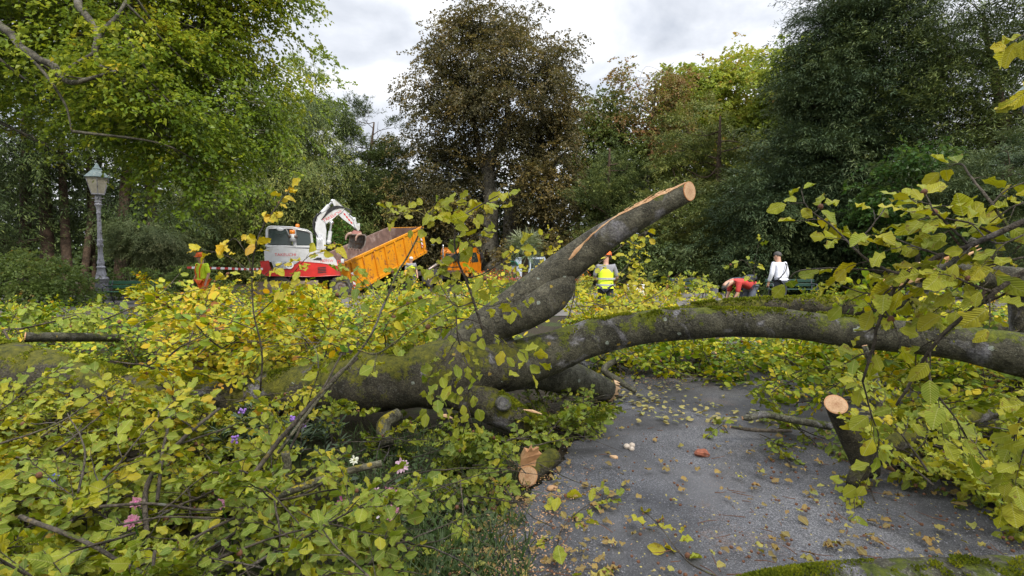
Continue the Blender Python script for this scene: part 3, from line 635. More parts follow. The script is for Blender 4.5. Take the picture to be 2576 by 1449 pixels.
tree('beech_tree', 'unseen beech added behind the photographer to shade the near branches', 'tree', (8.5, -9.5, -.05), 11, .45,  # out-of-view tree, added for the shade it casts on the foreground
     [((5.6, -6.6, 11.4), (3.6, 3.4, 2.6)), ((2.6, -5.6, 10.8), (3.0, 2.6, 2.0)), ((8.8, -6.4, 11.0), (3.2, 3.0, 2.4)), ((5.6, -4.2, 10.2), (2.6, 2.2, 1.8))],
     M['beech'], M['bark_tree'], 900, 20, .13, .8, tint=(.4, .2), seed=60, gap=.42)

# the wood behind, one mass
r = np.random.default_rng(55); fw = Geo()
wb = []
for x in range(-500, 3200, 95):
    d = 47 + r.uniform(-3, 5); h = r.uniform(250, 340) if not (1380 < x < 1750) else r.uniform(130, 200)
    wb += [B(x, 655-h*.45, d, 90, h*.42, 90), B(x, 640-h*.1, d-2, 95, h*.3, 80), B(x+40, 665, d-3, 95, 40, 90)]
O, dd = blob_points(wb, 15000, r, .5, .2, .3, 5); nn = len(O)
spray_leaves(fw, O, dd*np.array([1, 1, .4])+np.array([0, 0, -.2]), np.array([0, 0, 1.])+dd*.4, 1.6*r.uniform(.6, 1.3, nn), 14, .42, np.clip(.3+.5*(fbm(O*.3, 3, 2)-.5), 0, 1), 'leaf', r)
kind(fw.obj('woodland', M['yew'], smooth=False), 'stuff')

# ------------------------------------------------------------------ fallen timber
def path3(pts, n):
    """pts: (x, y, d, radius in photo px) -> smooth centre line and radii in metres"""
    C = np.array([list(at(x, y, d)) + [r*d/FPX] for x, y, d, r in pts]); S = spline(C, n); return S[:, :3], S[:, 3]
def limb(root, name, pts, mat, n=40, sides=28, rough=.07, seed=0, caps=True, slant=None):
    P, R = path3(pts, n); g = Geo(); g.tube(P, R, sides, caps, rough=rough, seed=seed)
    if slant is not None:      # saw cut across the stem at plane slant, at its first point: bark ring, rim and end grain
        V = g.v[0]; nr = unit(slant); T = unit(P[0]-P[2])
        for k in range(6):
            w = 1-k/6; q = V[k*sides:(k+1)*sides]; V[k*sides:(k+1)*sides] = q + T*(((P[k]-q) @ nr)/(T @ nr))[:, None]*w
        V[len(P)*sides] = P[0]; ring = V[:sides]; c = ring.mean(0); h = Geo()
        W = np.vstack([c+(ring-c)*f+nr*d for f, d in ((.985, -.004), (.985, .005), (.935, .006), (.93, .0065), (.6, .007), (.3, .007))] + [c+nr*.007]); j = np.arange(sides); j2 = (j+1) % sides
        for i in range(5): h.add(np.zeros((0, 3)), np.stack([i*sides+j, i*sides+j2, (i+1)*sides+j2, (i+1)*sides+j], -1), m=0 if i < 2 else 1)
        lvr = np.concatenate([np.full(sides, f) for f in (1, 1, 1, 1, .6, .3)] + [[0]]); h.add(W, None, np.stack([5*sides+j, 5*sides+j2, 0*j+6*sides], -1), m=1, lv=np.stack([lvr, lvr*0], -1)); h.obj('cut_face', [M['cut_rim'], M['endgrain']], root, smooth=False)
    g.obj(name, mat, root); return P, R
def cutface(root, c, nrm, r, mat, jag=0.0, seed=0, name='cut_face', squash=1.0, proud=.004):
    """end grain, a slightly proud disc with bark-side rim"""
    rr = np.random.default_rng(seed); nrm = unit(nrm); a = unit(np.cross(nrm, [0, 0, 1.])); b = np.cross(nrm, a); g = Geo(); n = 36
    th = np.arange(n)*2*math.pi/n; V = []
    for f, h in ((1.0, -0.01), (1.0, proud), (.66, proud*1.2), (.33, proud)):
        V.append(c + (np.cos(th)[:, None]*a + np.sin(th)[:, None]*b*squash)*r*f + nrm*(h + jag*rr.uniform(-.3, 1, n)*(1 if f < 1 or h > 0 else 0))[:, None] if jag else c + (np.cos(th)[:, None]*a + np.sin(th)[:, None]*b*squash)*r*f + nrm*h)
    V = np.vstack(V + [[c+nrm*proud]]); j = np.arange(n); Q = []
    for i in range(3): Q += [[i*n+k, i*n+(k+1) % n, (i+1)*n+(k+1) % n, (i+1)*n+k] for k in range(n)]
    g.add(V, Q, [[3*n+k, 3*n+(k+1) % n, 4*n] for k in range(n)])
    g.lv = [np.stack([np.concatenate([np.full(n, f) for f in (1, 1, .66, .33)]+[[0]]), np.zeros(4*n+1)], -1)]
    return g.obj(name, mat, root, smooth=not jag)
def moss_tufts(root, lines, n, seed, size=.020, arc=1.0, thr=.45):
    """short moss blades along the upper side of stems"""
    r = np.random.default_rng(seed); g = Geo()
    for (P, R, k) in lines:
        m = int(n*k); t = r.uniform(0, len(P)-1.001, m); i = t.astype(int); f = (t-i)[:, None]
        C = P[i]*(1-f)+P[i+1]*f; rad = R[i]*(1-f[:, 0])+R[i+1]*f[:, 0]; T = unit(P[i+1]-P[i])
        a = unit(np.cross(T, [0, 0, 1.])); b = np.cross(a, T); th = r.normal(0, arc*.5, m)
        D = a*np.sin(th)[:, None] + b*np.cos(th)[:, None]; Q = C + D*(rad*1.0)[:, None]
        ok = fbm(Q*5.0, 3, seed) + .12*np.cos(th) > thr; Q, D = Q[ok], D[ok]; kk = len(Q)
        A = D + r.normal(0, .55, (kk, 3)); leaves(g, Q-D*.004, A, r.normal(0, 1, (kk, 3)), size*r.uniform(.5, 1.3, kk), np.clip(fbm(Q*9, 2, 3)+r.normal(0, .15, kk), 0, 1), 2, .9, 0, seed)
    return g.obj('moss', M['moss'], root, smooth=False)

ft = thing('fallen_tree', 'big fallen beech trunk lying across the lawn, forked, mossy, with a sawn upward limb', 'fallen tree', gp(1150, 1080))
tP, tR = limb(ft, 'trunk', [(-420, 880, 5.6, 84), (-150, 906, 5.4, 78), (20, 935, 5.2, 72), (160, 955, 5.1, 62), (300, 978, 5.0, 52), (420, 990, 4.95, 50), (560, 996, 4.95, 56), (720, 988, 4.9, 60), (880, 968, 4.85, 72), (1020, 950, 4.85, 76), (1140, 935, 4.85, 86), (1230, 922, 4.85, 72), (1300, 908, 4.9, 58)], M['barkm'], 120, 40, .14, 1)
uP, uR = limb(ft, 'sawn_limb', [(1110, 930, 4.95, 70), (1185, 868, 4.95, 60), (1265, 798, 4.9, 50), (1340, 735, 4.85, 46), (1430, 664, 4.8, 41), (1530, 592, 4.72, 35), (1640, 529, 4.64, 30), (1734, 481, 4.58, 24)][::-1], M['bark_clean'], 80, 32, .06, 2, slant=(.55, -.62, .15)); uP, uR = uP[::-1], uR[::-1]
limb(ft, 'limb_collar', [(1240, 850, 4.86, 16), (1290, 806, 4.78, 38), (1350, 772, 4.74, 44), (1408, 728, 4.73, 36), (1440, 684, 4.76, 10)], M['bark_clean'], 36, 24, .10, 3)
# torn strip where the bark and wood split along the top of the sawn limb
g = Geo(); r = np.random.default_rng(4); Ps = []
idx = np.linspace(46, 79, 60); tear = []
for q in idx:
    i = int(min(q, 78)); f = q-i; C = uP[i]*(1-f)+uP[i+1]*f; rd = uR[i]*(1-f)+uR[i+1]*f; T = unit(uP[i+1]-uP[i])
    tocam = unit(np.array([0, 0, CAMZ])-C); upv = unit(np.array([0, 0, 1.])-T*T[2]); sd = unit(tocam - T*tocam.dot(T))
    u = (q-46)/33; nz_ = vnoise(np.array([[q*1.7, 3.1, .2], [q*.55, 7.7, .4], [q*1.3, 1.2, 9.4]]), 5)
    wd = (.03+.10*max(0, math.sin(min(1, u/.16)*math.pi)) if u < .17 else .035+.05*nz_[0] if u < .42 else (.10+.34*math.sin((u-.42)/.58*math.pi*.93))*(.55+.9*nz_[1])*.62)
    a0 = -.15+.25*u + (.75 if u > .42 else 1.78*u)*min(1, 1.0); row = []
    for w in (-.5, -.17, .17, .5):
        an = a0 + w*wd*2.0 + (nz_[2]-.5)*.10*(abs(w) > .4); d = upv*math.sin(an+.35)+sd*math.cos(an+.35); row.append(C + d*(rd*(1.045 if abs(w) > .4 else 1.06+.05*nz_[0])))
    tear.append(row)
V = np.array(tear).reshape(-1, 3); g.add(V, [[i*4+j, i*4+j+1, i*4+5+j, i*4+4+j] for i in range(59) for j in range(3)])
for k in range(14):    # splinters standing up at the tear
    i = r.integers(26, 50); p = V[i*4+r.integers(0, 4)]; d = unit(uP[70]-uP[50]) + r.normal(0, .12, 3); L = r.uniform(.03, .10)
    g.tube(np.array([p, p+d*L*.5, p+d*L]), [.008, .006, .001], 4)
g.obj('torn_wood', M['cut'], ft, smooth=False)
aP, aR = limb(ft, 'arched_limb', [(1195, 945, 4.85, 46), (1280, 922, 4.9, 60), (1370, 893, 4.95, 54), (1470, 856, 5.0, 46), (1560, 834, 5.02, 43), (1660, 819, 5.0, 41), (1800, 811, 4.9, 38), (1985, 815, 4.75, 37), (2140, 836, 4.6, 39), (2280, 848, 4.45, 40), (2400, 862, 4.3, 43), (2520, 884, 4.15, 53), (2660, 915, 4.0, 60), (2900, 990, 3.8, 66)], M['bark_arch'], 110, 30, .08, 5)
bP, bR = limb(ft, 'broken_leg', [(1180, 925, 4.85, 34), (1260, 934, 5.0, 42), (1350, 936, 5.2, 44), (1420, 948, 5.45, 42), (1480, 965, 5.7, 36), (1535, 985, 5.9, 27)], M['bark'], 40, 24, .09, 6)
cutface(ft, bP[-1], unit(bP[-1]-bP[-3])+np.array([0, -.5, .1]), bR[-1]*1.15, M['cut_pale'], jag=.07, seed=3, name='broken_end')
cP, cR = limb(ft, 'resting_leg', [(1050, 940, 4.82, 40), (1130, 972, 4.75, 50), (1210, 1008, 4.66, 46), (1280, 1045, 4.6, 40), (1345, 1083, 4.56, 28)], M['barkm'], 40, 24, .10, 7)
g = Geo(); kn = at(1266, 1014, 4.42)
g.lathe([(0.0, 0), (.035, .0), (.048, .012), (.062, .0), (.072, -.03), (.07, -.07)], n=18); V = np.vstack(g.v) @ np.array(rotx(math.pi/2-.3)).T + kn; g.v = [V]
g.obj('knot', M['bark'], ft)
for (x, y, d, L, w) in ((1340, 1036, 4.42, .16, .025), (1120, 1048, 4.5, .13, .03), (1520, 975, 5.75, .14, .03), (1500, 962, 5.7, .16, .02)):
    g = Geo(); p = at(x, y, d); g.tube(np.array([p+np.array([-.5, 0, .12])*L, p+np.array([0, .02, 0]), p+np.array([.5, 0, -.12])*L]), [.003, w*.6, .004], 6, rough=.3); g.obj('splinter', M['cut_pale'], ft, smooth=False)
moss_tufts(ft, [(aP[22:84], aR[22:84], 1.6), (tP[10:100], tR[10:100], 2.6), (cP[5:], cR[5:], .4)], 9000, 11, .022, .95, .60)

ft2 = thing('fallen_tree', 'second fallen beech stem with bright moss, lying just behind the arched limb', 'fallen tree', gp(2300, 850))
dP, dR = limb(ft2, 'trunk', [(1700, 786, 6.6, 10), (1760, 778, 6.5, 18), (1880, 772, 6.3, 22), (2040, 770, 6.1, 25), (2180, 776, 6.0, 28), (2300, 790, 5.9, 30), (2480, 830, 5.8, 32), (2700, 880, 5.6, 34)], M['barkm'], 70, 24, .09, 8)
moss_tufts(ft2, [(dP[3:60], dR[3:60], 1)], 6000, 12, .028, 1.2, .46)
limb(ft2, 'side_limb', [(2230, 800, 6.0, 16), (2300, 740, 5.5, 14), (2365, 690, 5.2, 12), (2420, 640, 5.0, 10), (2450, 600, 4.9, 7)], M['bark'], 30, 14, .08, 9)
ft3 = thing('fallen_tree', 'grey broken beech trunk at the right edge with torn orange wood along its top', 'fallen tree', gp(2450, 860))
eP, eR = limb(ft3, 'trunk', [(2320, 686, 5.4, 26), (2400, 688, 5.2, 28), (2500, 696, 5.0, 30), (2640, 715, 4.8, 34), (2900, 760, 4.5, 40)], M['bark_clean'], 40, 24, .07, 10)
g = Geo(); r = np.random.default_rng(9)
for k in range(26):
    f = r.uniform(0, 1); p = at(2190+230*f+r.normal(0, 6), 735-95*f+r.normal(0, 9), 5.3); d = unit(at(2420, 640, 5.1)-at(2190, 735, 5.3))+r.normal(0, .05, 3)
    L = r.uniform(.1, .3); g.tube(np.array([p, p+d*L*.5, p+d*L]), [.022, .017, .003], 5)
g.obj('torn_wood', M['cut'], ft3, smooth=False)
cutface(ft3, eP[0], unit(eP[0]-eP[3]), eR[0], M['cut_pale'], jag=.06, seed=6, name='broken_end')
limb(ft3, 'prop_limb', [(2555, 700, 4.95, 22), (2562, 780, 4.95, 20), (2560, 900, 4.95, 19), (2555, 1000, 4.95, 19)], M['barkm'], 20, 16, .08, 11)
ft4 = thing('fallen_tree', 'mossy trunk with yellow lichen lying across the near bottom corner of the path', 'fallen tree', gp(2300, 1449))
fP, fR = limb(ft4, 'trunk', [(1500, 1660, 2.3, 26), (1800, 1545, 2.3, 56), (2000, 1508, 2.3, 72), (2300, 1494, 2.32, 80), (2600, 1486, 2.35, 84), (3000, 1470, 2.4, 88)], M['bark_low'], 60, 32, .10, 12)
moss_tufts(ft4, [(fP, fR, 1)], 22000, 13, .014, 1.3, .63)

def log(name, label, cat, pts, mat, base, ends=(True, True), n=24, sides=18, seed=0, cm=None, rough=.08, group=None, slant=None):
    o = thing(name, label, cat, base, group=group); P, R = limb(o, 'stem', pts, mat, n, sides, rough, seed, slant=slant)
    if ends[0]: cutface(o, P[0], P[0]-P[2], R[0]*.99, cm or M['endgrain'])
    if ends[1]: cutface(o, P[-1], P[-1]-P[-3], R[-1]*.99, cm or M['endgrain'])
    return o, P, R
log('log', 'sawn log with a pale cut end lying in the leaves at the left edge', 'log', [(64, 848, 6.0, 13), (150, 848, 6.5, 12), (240, 849, 7.2, 11), (350, 852, 8.0, 9)], M['bark'], gp(200, 900), seed=21, ends=(False, True), slant=(-.75, -.65, .12))
log('branch', 'grey lopped branch with two orange saw scars on the leaf carpet under the arch', 'branch', [(1480, 885, 7.6, 9), (1560, 905, 7.4, 12), (1660, 908, 7.3, 13), (1750, 902, 7.3, 12), (1800, 893, 7.3, 10)], M['bark'], gp(1650, 930), seed=22)
o, P, R = log('log', 'short upright sawn branch stub with a clean round cut face, leaning on the path', 'log', [(2103, 1018, 3.5, 25), (2120, 1056, 3.56, 27), (2146, 1108, 3.62, 28), (2172, 1150, 3.65, 33), (2180, 1190, 3.66, 28)], M['barkm'], gp(2180, 1190), ends=(False, False), seed=23, slant=(-.36, -.70, .62), sides=32)
g = Geo(); g.ell(P[0]+unit(np.array([-.36, -.70, .62]))*.007+np.array([.004, -.006, -.016]), (.004, .004, .004)); g.obj('pith', M['bark_yew'], o)
limb(o, 'side_limb', [(2180, 1165, 3.66, 22), (2240, 1120, 3.75, 22), (2320, 1090, 3.9, 20), (2440, 1050, 4.1, 18), (2600, 1010, 4.3, 16)], M['barkm'], 24, 16, .09, 24)
limb(o, 'root_stub', [(2168, 1180, 3.62, 22), (2150, 1205, 3.58, 18), (2140, 1222, 3.56, 12)], M['barkm'], 12, 12, .09, 25)
log('branch', 'crooked bare branch with a torn orange tip pointing over the path', 'branch', [(1868, 1052, 4.25, 5), (1885, 1050, 4.25, 9), (1925, 1042, 4.3, 9), (1990, 1056, 4.35, 9), (2090, 1072, 4.4, 10), (2200, 1088, 4.5, 11)], M['bark'], gp(2000, 1095), seed=26)
log('branch', 'thin dark twig lying straight beside the crooked bare branch', 'branch', [(1838, 1074, 4.2, 3), (1900, 1082, 4.2, 5), (1990, 1084, 4.22, 4)], M['twig'], gp(1900, 1090), seed=27, ends=(True, False))
log('log', 'round mossy log with an orange sawn end beside the split wood chunk', 'log', [(1328, 1198, 3.62, 24), (1350, 1178, 3.8, 24), (1392, 1150, 4.0, 23)], M['barkm'], gp(1340, 1228), seed=28, ends=(False, False), slant=(-.12, -.85, .35), sides=28)
log('branch', 'short dark branch with a rotten tip at the edge of the path', 'branch', [(1120, 1368, 2.95, 6), (1180, 1365, 2.95, 13), (1240, 1350, 3.0, 17), (1290, 1335, 3.02, 13)], M['bark'], gp(1230, 1365), seed=29)
log('branch', 'leaning grey branch standing upright among the leaves at the right', 'branch', [(2205, 1110, 3.9, 8), (2215, 1040, 3.95, 9), (2205, 960, 4.0, 8), (2175, 870, 4.05, 6)], M['bark'], gp(2210, 1150), seed=30)
log('branch', 'thick dark branch curving on the ground behind the upright sawn stub', 'branch', [(2240, 1180, 3.9, 14), (2300, 1135, 3.95, 20), (2380, 1110, 4.1, 20), (2500, 1085, 4.3, 22), (2650, 1075, 4.5, 22)], M['barkm'], gp(2400, 1150), seed=31)
log('branch', 'broken stump of a branch covered in yellow lichen among the flowers', 'branch', [(700, 1235, 3.1, 9), (722, 1180, 3.12, 11), (718, 1140, 3.1, 10)], M['twig_l'], gp(710, 1270), seed=32, ends=(False, True), cm=M['twig_l'])
log('branch', 'yellow-lichened branch lying flat towards the pink flowers', 'branch', [(660, 1265, 3.0, 8), (760, 1225, 3.2, 9), (860, 1190, 3.4, 10), (960, 1165, 3.5, 8)], M['twig_l'], gp(800, 1260), seed=33, ends=(False, False))
log('branch', 'dark short stub sticking out under the trunk with orange lichen', 'branch', [(1005, 1040, 4.4, 14), (965, 1070, 4.3, 18), (975, 1120, 4.2, 16)], M['twig_l'], gp(980, 1140), seed=34, ends=(False, True), cm=M['bark'])
log('branch', 'grey forked branch lying below the broken leg of the big trunk', 'branch', [(1560, 900, 6.4, 6), (1520, 930, 6.3, 8), (1560, 960, 6.2, 8), (1600, 985, 6.1, 6)], M['bark'], gp(1560, 990), seed=35, ends=(False, False))

def chunk(name, label, cat, c, size, mat, seed, R=None, bark=None):
    g = Geo(); g.ell(c, size, 10, 7, R, noise=.45, seed=seed); o = g.obj(name, mat, None, smooth=False); return tag(o, label, cat)
g = Geo(); g.prism([(-.075, -.055), (.045, -.065), (.06, -.02), (.085, .03), (.06, .045), (.068, .075), (.03, .06), (.012, .088), (-.012, .055), (-.03, .062), (-.055, .01)], at(1330, 1150, 3.66), unit(np.array([1, .25, 0])), (0, -.2, 1), (-.2, 1, .2), .04)
_v = g.v[0]; _v += np.random.default_rng(8).normal(0, .006, _v.shape); tag(g.obj('wood_chunk', M['cut'], None, smooth=False), 'split orange wood chunk standing on the round mossy log', 'wood chunk')
chunk('wood_chip', 'flat orange wood chip lying in front of the round log', 'wood chip', gp(1390, 1228, .015), (.045, .03, .018), M['cut'], 2, rotz(.4))
chunk('wood_chunk', 'reddish fibrous lump of rotten wood alone on the open path', 'wood chunk', gp(1765, 1140, .03), (.058, .045, .034), plain('rotten_wood', (0.26, 0.085, 0.045), .8, var=.5, scale=30, bump=.01), 3)
o = thing('fungus', 'three pale round puffballs on the path near the leaf edge', 'fungus', gp(1585, 1125))
fm = plain('pale_fungus', (.52, .44, .36), .8, var=.1, scale=20)
for (x, y, q) in ((1577, 1120, .028), (1590, 1117, .026), (1589, 1126, .024)):
    g = Geo(); g.ell(gp(x, y+3, q*.8), (q, q, q*.85), 14, 9, noise=.08, seed=x); g.obj('ball', fm, o)
chunk('wood_chip', 'small pale wood chip on the path below the puffballs', 'wood chip', gp(1545, 1150, .012), (.04, .02, .014), M['cut_pale'], 5, rotz(-.5))
ap = plain('apple_skin', (.30, .06, .07), .35, var=.4, scale=14)
for (x, y, lb) in ((1385, 1054, 'dull red windfall apple half hidden in leaves near the resting trunk leg'), (1452, 1066, 'larger dull red apple lying against dark debris beside the path')):
    g = Geo(); g.lathe([(.0, -.03), (.02, -.035), (.036, -.015), (.038, .006), (.028, .028), (.01, .03), (.0, .022)], gp(x, y, .05), 16); tag(g.obj('apple', ap), lb, 'apple')

# ------------------------------------------------------------------ leafy beech shoots
def shoot(r, L, side_gap=.085, leaf_gap=.036, wander=.25, side_len=.42, lsize=.08):
    """one shoot in its own frame: along +x, leaves spread in the xy plane, z up"""
    n = 9; t = np.linspace(0, 1, n)
    ax = np.stack([t*L, wander*L*.35*np.cumsum(r.normal(0, .16, n)), wander*L*.3*np.cumsum(r.normal(0, .12, n)) - .10*L*t**2], -1); ax -= ax[0]
    lines = [(ax, .0055+.003*L, .0016)]; P, A, N, S = [], [], [], []
    def leafy(line, k, f0):
        T = unit(np.gradient(line, axis=0)); m = len(line)
        for j in range(k):
            f = f0+(1-f0)*(j+.6)/k; q = f*(m-1); i = min(int(q), m-2); p = line[i]+(line[i+1]-line[i])*(q-i); d = T[i]
            sgn = 1 if j % 2 else -1; b = unit(np.cross([0, 0, 1.], d)); last = j == k-1
            a = d*(1.0 if last else .75) + b*sgn*(0 if last else .8) + r.normal(0, .16, 3) + np.array([0, 0, -.12])
            nn = np.array([0, 0, 1.]) + r.normal(0, .52, 3) + b*sgn*.22
            a = unit(a); P.append(p + a*.008); A.append(a); N.append(nn); S.append(lsize*r.uniform(.5, 1.28)*(.8+.3*(1-abs(2*f-1.1))))
    ns = max(2, int(L/side_gap))
    for j in range(ns):
        f = .12+.8*(j+.5)/ns; q = f*(n-1); i = min(int(q), n-2); p = ax[i]+(ax[i+1]-ax[i])*(q-i); d = unit(ax[i+1]-ax[i])
        sgn = 1 if j % 2 else -1; b = unit(np.cross([0, 0, 1.], d)); l = side_len*L*(1.05-f*.75)*r.uniform(.6, 1.2); an = r.uniform(.6, .95)
        dv = d*math.cos(an)+b*sgn*math.sin(an)+np.array([0, 0, r.normal(0, .22)])
        u = np.linspace(0, 1, 5)[:, None]; line = p + dv*l*u + (d*.25*l)*u**2 + np.array([0, 0, -.10*l])*u**2 + np.cumsum(r.normal(0, .02*l, (5, 3)), 0)
        lines.append((line, .0034, .0013)); leafy(line, max(2, int(l/leaf_gap)), .22)
    leafy(ax[4:], max(3, int(L*.5/leaf_gap)), .1)
    return lines, np.array(P), np.array(A), np.array(N), np.array(S)
_r = np.random.default_rng(77)
SHOOTS = [shoot(_r, L) for L in (.5, .6, .7, .8, .9, 1.0, .65, .75, .85, .55, .95, .7)]
def twig_mesh(lines, ns):
    g = Geo()
    for line, a, b in lines: g.tube(line, np.linspace(a, b, len(line)), ns, False)
    return np.vstack(g.v), np.vstack(g.q)
TW = {k: [twig_mesh(s[0], k) for s in SHOOTS] for k in (3, 5)}
HUSKG = Geo(); HUSKG.ell((0, 0, 0), (1, 1, 1.1), 7, 5, noise=.4, seed=2); HV, HQ = np.vstack(HUSKG.v), np.vstack(HUSKG.q)

class Foliage:
    """twigs and leaves of one branch or one tangle"""
    def __init__(s, seed): s.g, s.t, s.h = Geo(), Geo(), Geo(); s.r = np.random.default_rng(seed); s.k = seed
    def put(s, p, R, sc, tint, sd=.13, lod=1, si=None, drop=0.0):
        si = s.r.integers(0, len(SHOOTS)) if si is None else si; _, P, A, N, S = SHOOTS[si]
        keep = s.r.random(len(P)) >= drop; P, A, N, S = P[keep], A[keep], N[keep], S[keep]
        R = np.asarray(R); W = P @ R.T*sc + p
        s.k += 1
        leaves(s.g, W, A @ R.T, N @ R.T, S*(sc*.5+.5), np.clip(tint + s.r.normal(0, .05) + s.r.normal(0, sd, len(P)), 0, 1), lod, 1.0, 0, s.k)
        V, Q = TW[5 if lod == 0 else 3][si]; s.t.add(V @ R.T*sc + p, Q)
        for k in np.nonzero(s.r.random(len(P)) < .018)[0]: s.h.add(HV*.013*s.r.uniform(.8, 1.3)+W[k], HQ)
    def scatter(s, quadpx, n, h0, h1, tint, lod=1, sc=(.8, 1.3), head=None, tilt=.3, sd=.13, drop=0.0, hole=None, power=1.0):
        """shoots over the ground seen inside a quad of photo points (tl, tr, br, bl)"""
        q = np.array(quadpx, float)
        for _ in range(n):
            u, v = s.r.random(), s.r.random()**power
            px = (q[0]*(1-u)+q[1]*u)*(1-v) + (q[3]*(1-u)+q[2]*u)*v; z = h0+(h1-h0)*s.r.random()**1.4
            p = gp(px[0], px[1], z)
            if hole is not None and hole(px[0], px[1]): continue
            a = s.r.uniform(0, 6.283) if head is None else head + s.r.normal(0, .8)
            R = rotz(a) @ roty(s.r.normal(-.12, tilt)) @ rotx(s.r.normal(0, tilt*1.1))
            k = s.r.uniform(*sc); si = s.r.integers(0, len(SHOOTS))
            mid = R @ np.array([.4*k, 0, 0]); mid[2] = 0
            s.put(p-mid, R, k, tint, sd, lod, si, drop)
    def stem(s, ctrl, r0, r1, n=24, ns=7): 
        P = spline(np.array([at(*c) for c in ctrl]), n); w = np.cumsum(s.r.normal(0, r0*.16, (n, 3)), 0); w -= np.linspace(0, 1, n)[:, None]*w[-1]
        P = P+w; s.t.tube(P, np.linspace(r0, r1, n), ns); return P
    def spray(s, ctrl, r0, r1, gap, size, tint, lod=0, f0=.1, sidelen=(.12, .32), up=None, sd=.12, leafgap=.04, n=24, droop=.2, grav=.5):
        """a drawn stem with short leafy side twigs; size is the leaf length"""
        P = s.stem(ctrl, r0, r1, n); T = unit(np.gradient(P, axis=0)); Ln = np.linalg.norm(np.diff(P, axis=0), axis=1).sum()
        LP, LA, LN = [], [], []; k = max(2, int(Ln*(1-f0)/gap)); U = np.array([0, -.55, .9]) if up is None else np.asarray(up, float)
        for j in range(k+1):
            f = f0+(1-f0)*(j+s.r.uniform(.1, .9))/(k+1) if j < k else .999; q = f*(n-1); i = min(int(q), n-2); p = P[i]+(P[i+1]-P[i])*(q-i); d = T[i]
            b = unit(np.cross(U, d)); sg = 1 if j % 2 else -1; l = s.r.uniform(*sidelen)*(1.1-.5*f) if j < k else .02
            dv = unit(d*.75 + b*sg*s.r.uniform(.5, 1.0) + s.r.normal(0, .25, 3) + np.array([0, 0, -droop*.6])) if j < k else d
            m = 6; u = np.linspace(0, 1, m)[:, None]; line = p + dv*l*u + d*.2*l*u**2 + np.array([0, 0, -droop*l])*u**2
            line = line + np.cumsum(s.r.normal(0, .012*l, (m, 3)), 0)
            if l > .03: s.t.tube(line, np.linspace(max(r1, .0022), .0011, m), 4, False)
            kl = max(2, int(l/leafgap)+1)
            for w in range(kl):
                ff = .25+.75*(w+.5)/kl if w < kl-1 else .98; x = ff*(m-1); ii = min(int(x), m-2); lp = line[ii]+(line[ii+1]-line[ii])*(x-ii)
                sg2 = 1 if w % 2 else -1; bb = unit(np.cross(U, dv)); a = unit(dv*(.7 if w < kl-1 else 1) + bb*sg2*(.85 if w < kl-1 else .1) + s.r.normal(0, .25, 3) + np.array([0, 0, -grav*s.r.uniform(.2, 1)]))
                LP.append(lp + a*.012); LA.append(a); LN.append(U*.8 + s.r.normal(0, .45, 3))
                s.t.tube(np.array([lp, lp+a*.014]), [.0011, .0009], 3, False)
                if s.r.random() < .03: s.h.add(HV*.012*s.r.uniform(.8, 1.3)+lp, HQ)
        s.k += 1; kk = len(LP)
        leaves(s.g, np.array(LP), np.array(LA), np.array(LN), size*s.r.uniform(.7, 1.25, kk), np.clip(tint+s.r.normal(0, sd, kk), 0, 1), lod, 1.0, 0, s.k)
        return P
    def build(s, root, mat, twig, tn='twigs', fn='foliage'):
        if s.t.n: s.t.obj(tn, twig, root)
        if s.g.n: s.g.obj(fn, mat, root, smooth=True)
        if s.h.n: kind(s.h.obj('nut_husks', M['husk'], root), 'stuff')
def branch(label, base, seed, mat='leaf', twig='twig'):
    root = thing('fallen_branch', label, 'branch', base); f = Foliage(seed); return root, f

def flowers_hole(x, y):      # the open patch with turf and pink flowers between the shoots, and the bare path
    return (900 < x < 1070 and 1130 < y < 1345) or (840 < x < 1120 and 1110 < y < 1360 and vnoise(np.array([[x*.02, y*.02, .5]]), 4)[0] > .55) or (x > 1130+(1330-y)*.9 and y > 1110)
HEAD = 2.6
